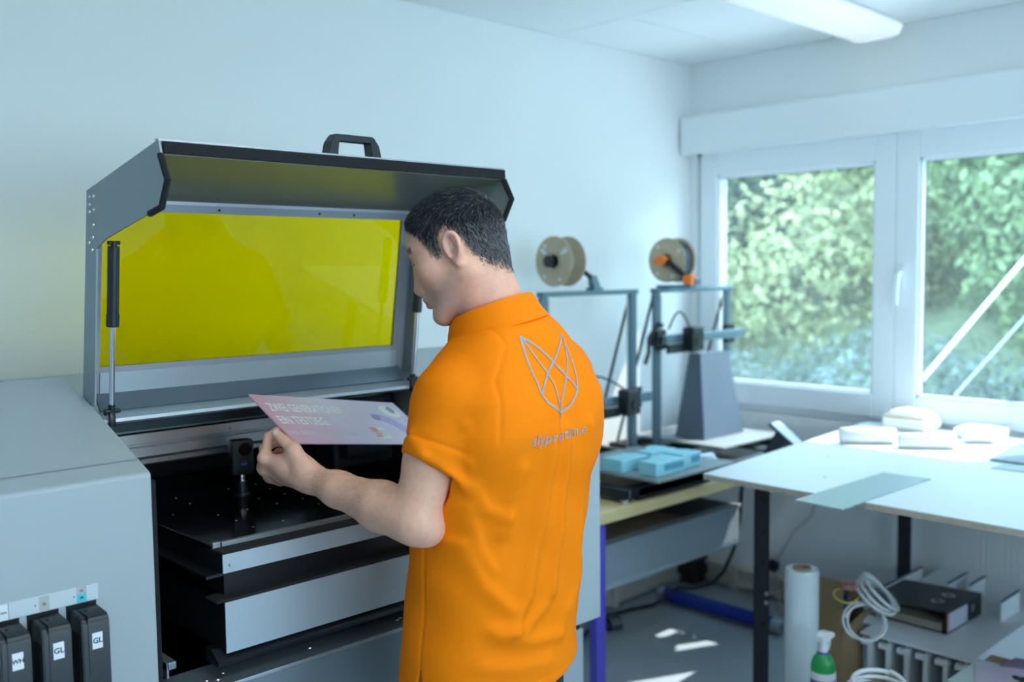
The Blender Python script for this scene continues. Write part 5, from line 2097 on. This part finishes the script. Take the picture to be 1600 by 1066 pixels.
SFOLDS = [  # (3-D polyline, width, height) about the sleeve and armpit
    ([SHL + BL * .02 + np.array([0, -.07, -.035]), SHL + BL * (-.03) + np.array([0, -.085, -.10]), SHL + BL * (-.045) + np.array([0, -.07, -.165])], .010, .0105),
    ([SHL + BL * .02 + np.array([0, -.075, -.10]), SHL + BL * (-.02) + np.array([0, -.07, -.155])], .008, .0095),
    ([SHL + BL * .075 + np.array([0, -.02, -.10]), SHL + BL * .05 + np.array([0, -.06, -.125]), SHL + BL * .0 + np.array([0, -.07, -.165])], .010, .0085),
    ([SHL + BL * .085 + np.array([0, .02, -.055]), SHL + BL * .09 + np.array([0, -.02, -.085])], .012, .006)]
PLK = []


def seg_d(Q, pts):
    d = np.full(len(Q), 9.0)
    for a, b in zip(pts[:-1], pts[1:]):
        a, b = np.asarray(a, float), np.asarray(b, float)
        ab = b - a
        t = np.clip((Q - a) @ ab / (ab @ ab), 0, 1)
        d = np.minimum(d, np.linalg.norm(Q - a - t[:, None] * ab, axis=1))
    return d


def shirt_post(P, d):
    near = np.abs(d) < .03
    if not near.any():
        return d
    d = d.copy()
    Pn = P[near]
    q = Pn - O3
    l, f, z = q @ BL, q @ BF, q[:, 2]
    Q = np.c_[l, z]
    add = np.zeros(len(Pn))
    back = sm(-f, -.02, .03)
    for pts, w, a in FOLDS:
        add += a * np.exp(-(seg_d(Q, pts) / w) ** 2) * back
    for pts, w, a in SFOLDS:
        add += a * np.exp(-(seg_d(Pn, pts) / w) ** 2)
    add += .0016 * np.sin(31 * l + 14 * z + 3 * np.sin(9 * z)) * sm(1.38 - z, 0, .1)
    add += .0012 * np.sin(23 * f - 41 * z + 2.0 * np.sin(17 * l)) * sm(1.38 - z, 0, .1)
    # armhole seam: a shallow groove round the shoulder
    for S_, s in ((SHL, 1), (SHR, -1)):
        tpl = l - s * (.148 - .05 * np.clip((z - 1.40) / .06, 0, 1) + .020 * np.clip((1.40 - z) / .12, 0, 1))
        add -= .0022 * np.exp(-(tpl / .0035) ** 2) * sm(z, 1.28, 1.31)
    # side seam
    add -= .0016 * np.exp(-((f - .030) / .003) ** 2) * sm(1.24 - z, 0, .02)
    # hem stitch line
    add -= .0012 * np.exp(-((z - .815) / .0025) ** 2)
    d[near] -= add
    return d


shirt_shapes = [torso] + yoke + [sl1, sl2] + neckhole + [sl1c, sl2c, hollow, hemcut] + slit
sV, sF = mesh_shapes(shirt_shapes, (-3.16, -1.86, .74), (-2.38, -1.30, 1.60), .0032, shirt_post)
sV = relax(sV, sF, 2, .4)
ORANGE = mat('orange_pique', (1.0, .225, .0), .75, spec=.15)
_on, _ol = ORANGE.node_tree.nodes, ORANGE.node_tree.links
_otc = _on.new('ShaderNodeTexCoord')
_ov = _on.new('ShaderNodeTexVoronoi')
_ov.inputs['Scale'].default_value = 650
_ol.new(_otc.outputs['Object'], _ov.inputs['Vector'])
_ob = _on.new('ShaderNodeBump')
_ob.inputs['Strength'].default_value = .22
_ob.inputs['Distance'].default_value = .0008
_ol.new(_ov.outputs['Distance'], _ob.inputs['Height'])
_ol.new(_ob.outputs[0], _on['Principled BSDF'].inputs['Normal'])
shirt = to_mesh('polo_shirt', sV, sF, ORANGE, man)
shirt_bvh = BVHTree.FromPolygons([Vector(v) for v in sV], [tuple(int(i) for i in f) for f in sF])

# collar: stand and fall swept round the neck
CC = bod(.010, .004, 1.498)
CAX = n3(np.array([-.16, .16, 1.0]) * 1.0)
CX = n3(np.cross(CAX, HL * 0 + BF) * -1)          # to the man's left
CY = n3(np.cross(CX, CAX) * -1)
if CY @ BF < 0:
    CY = -CY
if CX @ BL < 0:
    CX = -CX
prof = [(.0700, -.015), (.0690, .034), (.0700, .0425), (.0745, .0450), (.0785, .0410), (.0890, .014), (.1000, -.007), (.0965, -.010), (.0835, .013), (.0755, .034), (.0735, .034), (.0740, -.015)]
rows = []
NPH = 60
for i in range(NPH + 1):
    ph = R(-158 + 316 * i / NPH)                  # 0 is the back of the neck
    fr = (1 - math.cos(ph)) / 2
    row = []
    for (r_, h_) in prof:
        drop = -.020 * fr
        pt = sm(np.array([abs(ph)]), R(105), R(158))[0]
        hh_ = h_ + drop - (pt * .022 if h_ < .012 and r_ > .07 else 0)
        rr = r_ * (1 + .10 * fr) + (.010 * pt if r_ > .07 else .0)
        p = CC + CX * rr * 1.0 * math.sin(ph) + CY * (-rr * math.cos(ph)) + CAX * hh_
        row.append(tuple(p))
    rows.append(row + [row[0]])
mb = MB()
mb.grid(rows)
mb.bm.faces.new([v for v in [mb.bm.verts[:][k] for k in range(len(prof))]])
bmesh.ops.remove_doubles(mb.bm, verts=mb.bm.verts, dist=1e-6)
bmesh.ops.holes_fill(mb.bm, edges=[e for e in mb.bm.edges if e.is_boundary])
mb.build('collar', ORANGE, shirt, smooth=60)

# back print: line emblem and lettering laid on the cloth
def on_back(l, z, off=.0012):
    o = Vector(bod(l, -.5, z))
    h = shirt_bvh.ray_cast(o, Vector(BF))
    if h[0] is None:
        return None
    n = h[1]
    if n.dot(Vector(BF)) > 0:
        n = -n
    return h[0] + n * off


def cr(pts, n=14):
    """smooth curve through (l,z) points"""
    pts = [np.array(p, float) for p in pts]
    P = [2 * pts[0] - pts[1]] + pts + [2 * pts[-1] - pts[-2]]
    out = []
    for i in range(1, len(P) - 2):
        for t in np.linspace(0, 1, n, endpoint=False):
            a, b, c, d = P[i - 1], P[i], P[i + 1], P[i + 2]
            out.append(.5 * ((2 * b) + (c - a) * t + (2 * a - 5 * b + 4 * c - d) * t * t + (3 * b - 3 * c + d - a) * t ** 3))
    return out + [pts[-1]]


PRN = mat('grey_print', (.33, .34, .38), .6)
A_, B_, L_, R2_, BT = (.066, 1.4752), (-.0498, 1.4736), (.0678, 1.3702), (-.0455, 1.3694), (.020, 1.3295)
lines = [
    ([A_, (.0741, 1.4193), L_], .0042), ([L_, (.0513, 1.3488), BT], .0042), ([B_, (-.0549, 1.4234), R2_], .0034), ([R2_, (-.0163, 1.3405), BT], .0042),
    ([A_, (.0366, 1.4542), (.0035, 1.4243), (-.0245, 1.3954), R2_], .0042), ([B_, (-.028, 1.4530), (.0035, 1.4243), (.0313, 1.4052), L_], .0042),
    ([(.064, 1.473), (.0500, 1.4370), (.0313, 1.4052), (.0173, 1.3789), (.0194, 1.3554), BT], .0034), ([(-.052, 1.4650), (-.0430, 1.4300), (-.0219, 1.3932), (.0005, 1.3592), BT], .0034),
    ([BT, (.023, 1.322), (.026, 1.314)], .0034)]
for pts, w in lines:
    c = cr(pts)
    rows = []
    for i, p in enumerate(c):
        t = c[min(i + 1, len(c) - 1)] - c[max(i - 1, 0)]
        t = t / (np.linalg.norm(t) + 1e-9)
        nn = np.array([-t[1], t[0]])
        taper = .55 if i in (0, len(c) - 1) else 1
        row = [on_back(*(p + nn * w * s * .5 * taper)) for s in (-1, 0, 1)]
        if None in row:
            continue
        rows.append(row)
    mb = MB()
    mb.grid(rows)
    mb.build('emblem_line', PRN, shirt, smooth=180)
# lettering
mb = MB()
mb.text('slyproction.e', .0235, Matrix.Identity(4), 0, .0001, 'LEFT', 0, 1.08)
bmesh.ops.triangulate(mb.bm, faces=mb.bm.faces[:])
for _ in range(2):
    long_ = [e for e in mb.bm.edges if e.calc_length() > .003]
    if long_:
        bmesh.ops.subdivide_edges(mb.bm, edges=long_, cuts=1)
        bmesh.ops.triangulate(mb.bm, faces=mb.bm.faces[:])
xs = [v.co.x for v in mb.bm.verts]
x0_, x1_ = min(xs), max(xs)
bad = []
for v in mb.bm.verts:
    s = (v.co.x - x0_) / (x1_ - x0_)
    l = .1045 - s * .1575
    z = 1.2890 + .0030 * s + v.co.y * 1.25
    p = on_back(l, z, .0012)
    if p is None:
        bad.append(v)
    else:
        v.co = p
bmesh.ops.delete(mb.bm, geom=bad, context='VERTS')
mb.build('lettering', PRN, shirt, smooth=180)

# ---- trousers and shoes
TB_ = np.stack([BL, BF, UP])
tr_shapes = [ell(bod(0, .02, .88), (.160, .112, .12), .03, '+', TB_)]
sh_l, sh_r = [], []
for s, L in ((1, sh_l), (-1, sh_r)):
    hip, knee, ank = bod(s * .085, .02, .86), bod(s * .100, .02, .50), bod(s * .115, -.01, .085)
    tr_shapes += [cone(hip, knee, .078, .068, .05), cone(knee, ank, .068, .056, .03)]
    L += [cone(bod(s * .115, -.02, .045), bod(s * .135, .165, .034), .040, .034, .02), cone(bod(s * .115, -.02, .05), bod(s * .115, -.01, .11), .042, .043, .02),
          Shape(lambda P: -P[:, 2] + .002, bod(s * .12, .07, 0), .2, 0, '-')]
    L[-1] = Shape(lambda P: P[:, 2] - .003, bod(s * .12, .07, 0), .2, 0, '-')
tr_shapes.append(Shape(lambda P: P[:, 2] - .028, bod(0, 0, .03), .35, 0, '-'))
DENIM = mat('dark_navy_denim', (.012, .022, .042), .8, bump=(500, .3, .001))
tV, tF = mesh_shapes(tr_shapes, (-3.06, -1.80, .0), (-2.50, -1.36, 1.06), .007)
to_mesh('trousers', relax(tV, tF, 1), tF, DENIM, man)
for L, s in ((sh_l, 1), (sh_r, -1)):
    c = bod(s * .12, .07, .05)
    v_, f_ = mesh_shapes(L, c - np.array([.2, .22, .06]), c + np.array([.2, .22, .13]), .006)
    to_mesh('shoe', relax(v_, f_, 1), f_, mat('black_leather', (.015, .015, .017), .4), man)

# ================================================================== the print he holds
PM = Matrix(((PA[0], PBv[0], PN[0], PP0[0]), (PA[1], PBv[1], PN[1], PP0[1]), (PA[2], PBv[2], PN[2], PP0[2]), (0, 0, 0, 1)))
pp = thing('printed_sign', 'pale pink printed sign with white headline held in the man\'s hands', 'print', M=PM)
PINK = bpy.data.materials.new('pink_to_lilac_print')
PINK.use_nodes = True
_n, _l = PINK.node_tree.nodes, PINK.node_tree.links
_tc3 = _n.new('ShaderNodeTexCoord')
_s3 = _n.new('ShaderNodeSeparateXYZ')
_l.new(_tc3.outputs['Object'], _s3.inputs[0])
_m3 = _n.new('ShaderNodeMath')
_m3.operation = 'MULTIPLY_ADD'
_m3.inputs[1].default_value = 3.2
_m3.inputs[2].default_value = 0.05
_l.new(_s3.outputs['X'], _m3.inputs[0])
_r3 = _n.new('ShaderNodeValToRGB')
_r3.color_ramp.elements[0].color = (.68, .33, .43, 1)
_r3.color_ramp.elements[1].color = (.72, .65, .82, 1)
_r3.color_ramp.elements[1].position = .7
_l.new(_m3.outputs[0], _r3.inputs[0])
_l.new(_r3.outputs[0], _n['Principled BSDF'].inputs['Base Color'])
_n['Principled BSDF'].inputs['Roughness'].default_value = .40
mb = MB()
mb.box((0, 0, -.0015), (PLEN, PHEI, .0015))
mb.build('panel_sheet', PINK, pp, local=True)
TW = mat('headline_white', (.86, .88, .88), .35)


def flat_text(s, cap, u0, u1, vc, m, nm='headline', w=.0):
    mb = MB()
    mb.text(s, cap / .72, Matrix.Identity(4), .0004, w, 'LEFT')
    xs = [v.co.x for v in mb.bm.verts]
    ys = [v.co.y for v in mb.bm.verts]
    a, b = min(xs), max(xs)
    c, d = min(ys), max(ys)
    for v in mb.bm.verts:
        v.co.x = u0 + (v.co.x - a) / (b - a) * (u1 - u0)
        v.co.y = vc + ((v.co.y - c) / (d - c) - .5) * cap
        v.co.z += .0018
    return mb.build(nm, m, pp, local=True)


flat_text('ZWEI GENERATIONEN.', .030, .020, .247, .1325, TW, 'headline', .0005)
flat_text('EIN TESTSIEG.', .030, .016, .158, .0845, TW, 'headline', .0005)
flat_text('ZWEI GENERATIONEN. EIN TESTSIEG.', .011, .006, .222, .037, mat('subline_pale', (.70, .66, .76), .35), 'subline')
# pictured device and test badge
mb = MB()
ring = [(.412 + .034 * math.cos(a), .137 + .026 * math.sin(a)) for a in np.linspace(0, 2 * math.pi, 33)[:-1]]
mb.prism(ring, 2, .0018, .0024)
mb.build('pictured_device', TW, pp, local=True)
mb = MB()
mb.prism([(.420 + .012 * math.cos(a), .143 + .014 * math.sin(a)) for a in np.linspace(0, 2 * math.pi, 25)[:-1]], 2, .0022, .0028)
mb.build('pictured_button', mat('print_grey', (.36, .38, .46), .35), pp, local=True)
mb = MB()
mb.prism([(.340 + .012 * math.cos(a), .108 + .010 * math.sin(a)) for a in np.linspace(0, 2 * math.pi, 25)[:-1]], 2, .0022, .0028)
mb.build('pictured_button', mat('print_grey', (.36, .38, .46), .35), pp, local=True)
mb = MB()
mb.prism([(.328, .122), (.350, .124), (.378, .116), (.398, .100), (.412, .064), (.420, .010), (.398, .008), (.388, .046), (.372, .080), (.352, .094), (.334, .097), (.324, .108)], 2, .0015, .0019)
mb.build('pictured_grip', mat('print_lilac', (.50, .42, .80), .35), pp, local=True)
mb = MB()
mb.box((.272, .020, .0015), (.322, .068, .0020))
bg = mb.build('badge', mat('badge_white', (.78, .80, .82), .35), pp, local=True)
mb = MB()
mb.box((.274, .046, .0020), (.296, .066, .0023))
mb.box((.274, .026, .0020), (.292, .034, .0023))
mb.box((.278, .036, .0020), (.298, .043, .0023))
mb.build('badge_red', mat('print_coral', (.75, .30, .28), .35), bg, local=True)
mb = MB()
mb.box((.302, .050, .0020), (.320, .053, .0023))
mb.box((.302, .042, .0020), (.320, .045, .0023))
mb.box((.302, .034, .0020), (.316, .037, .0023))
mb.build('badge_green', mat('print_mint', (.42, .66, .55), .35), bg, local=True)
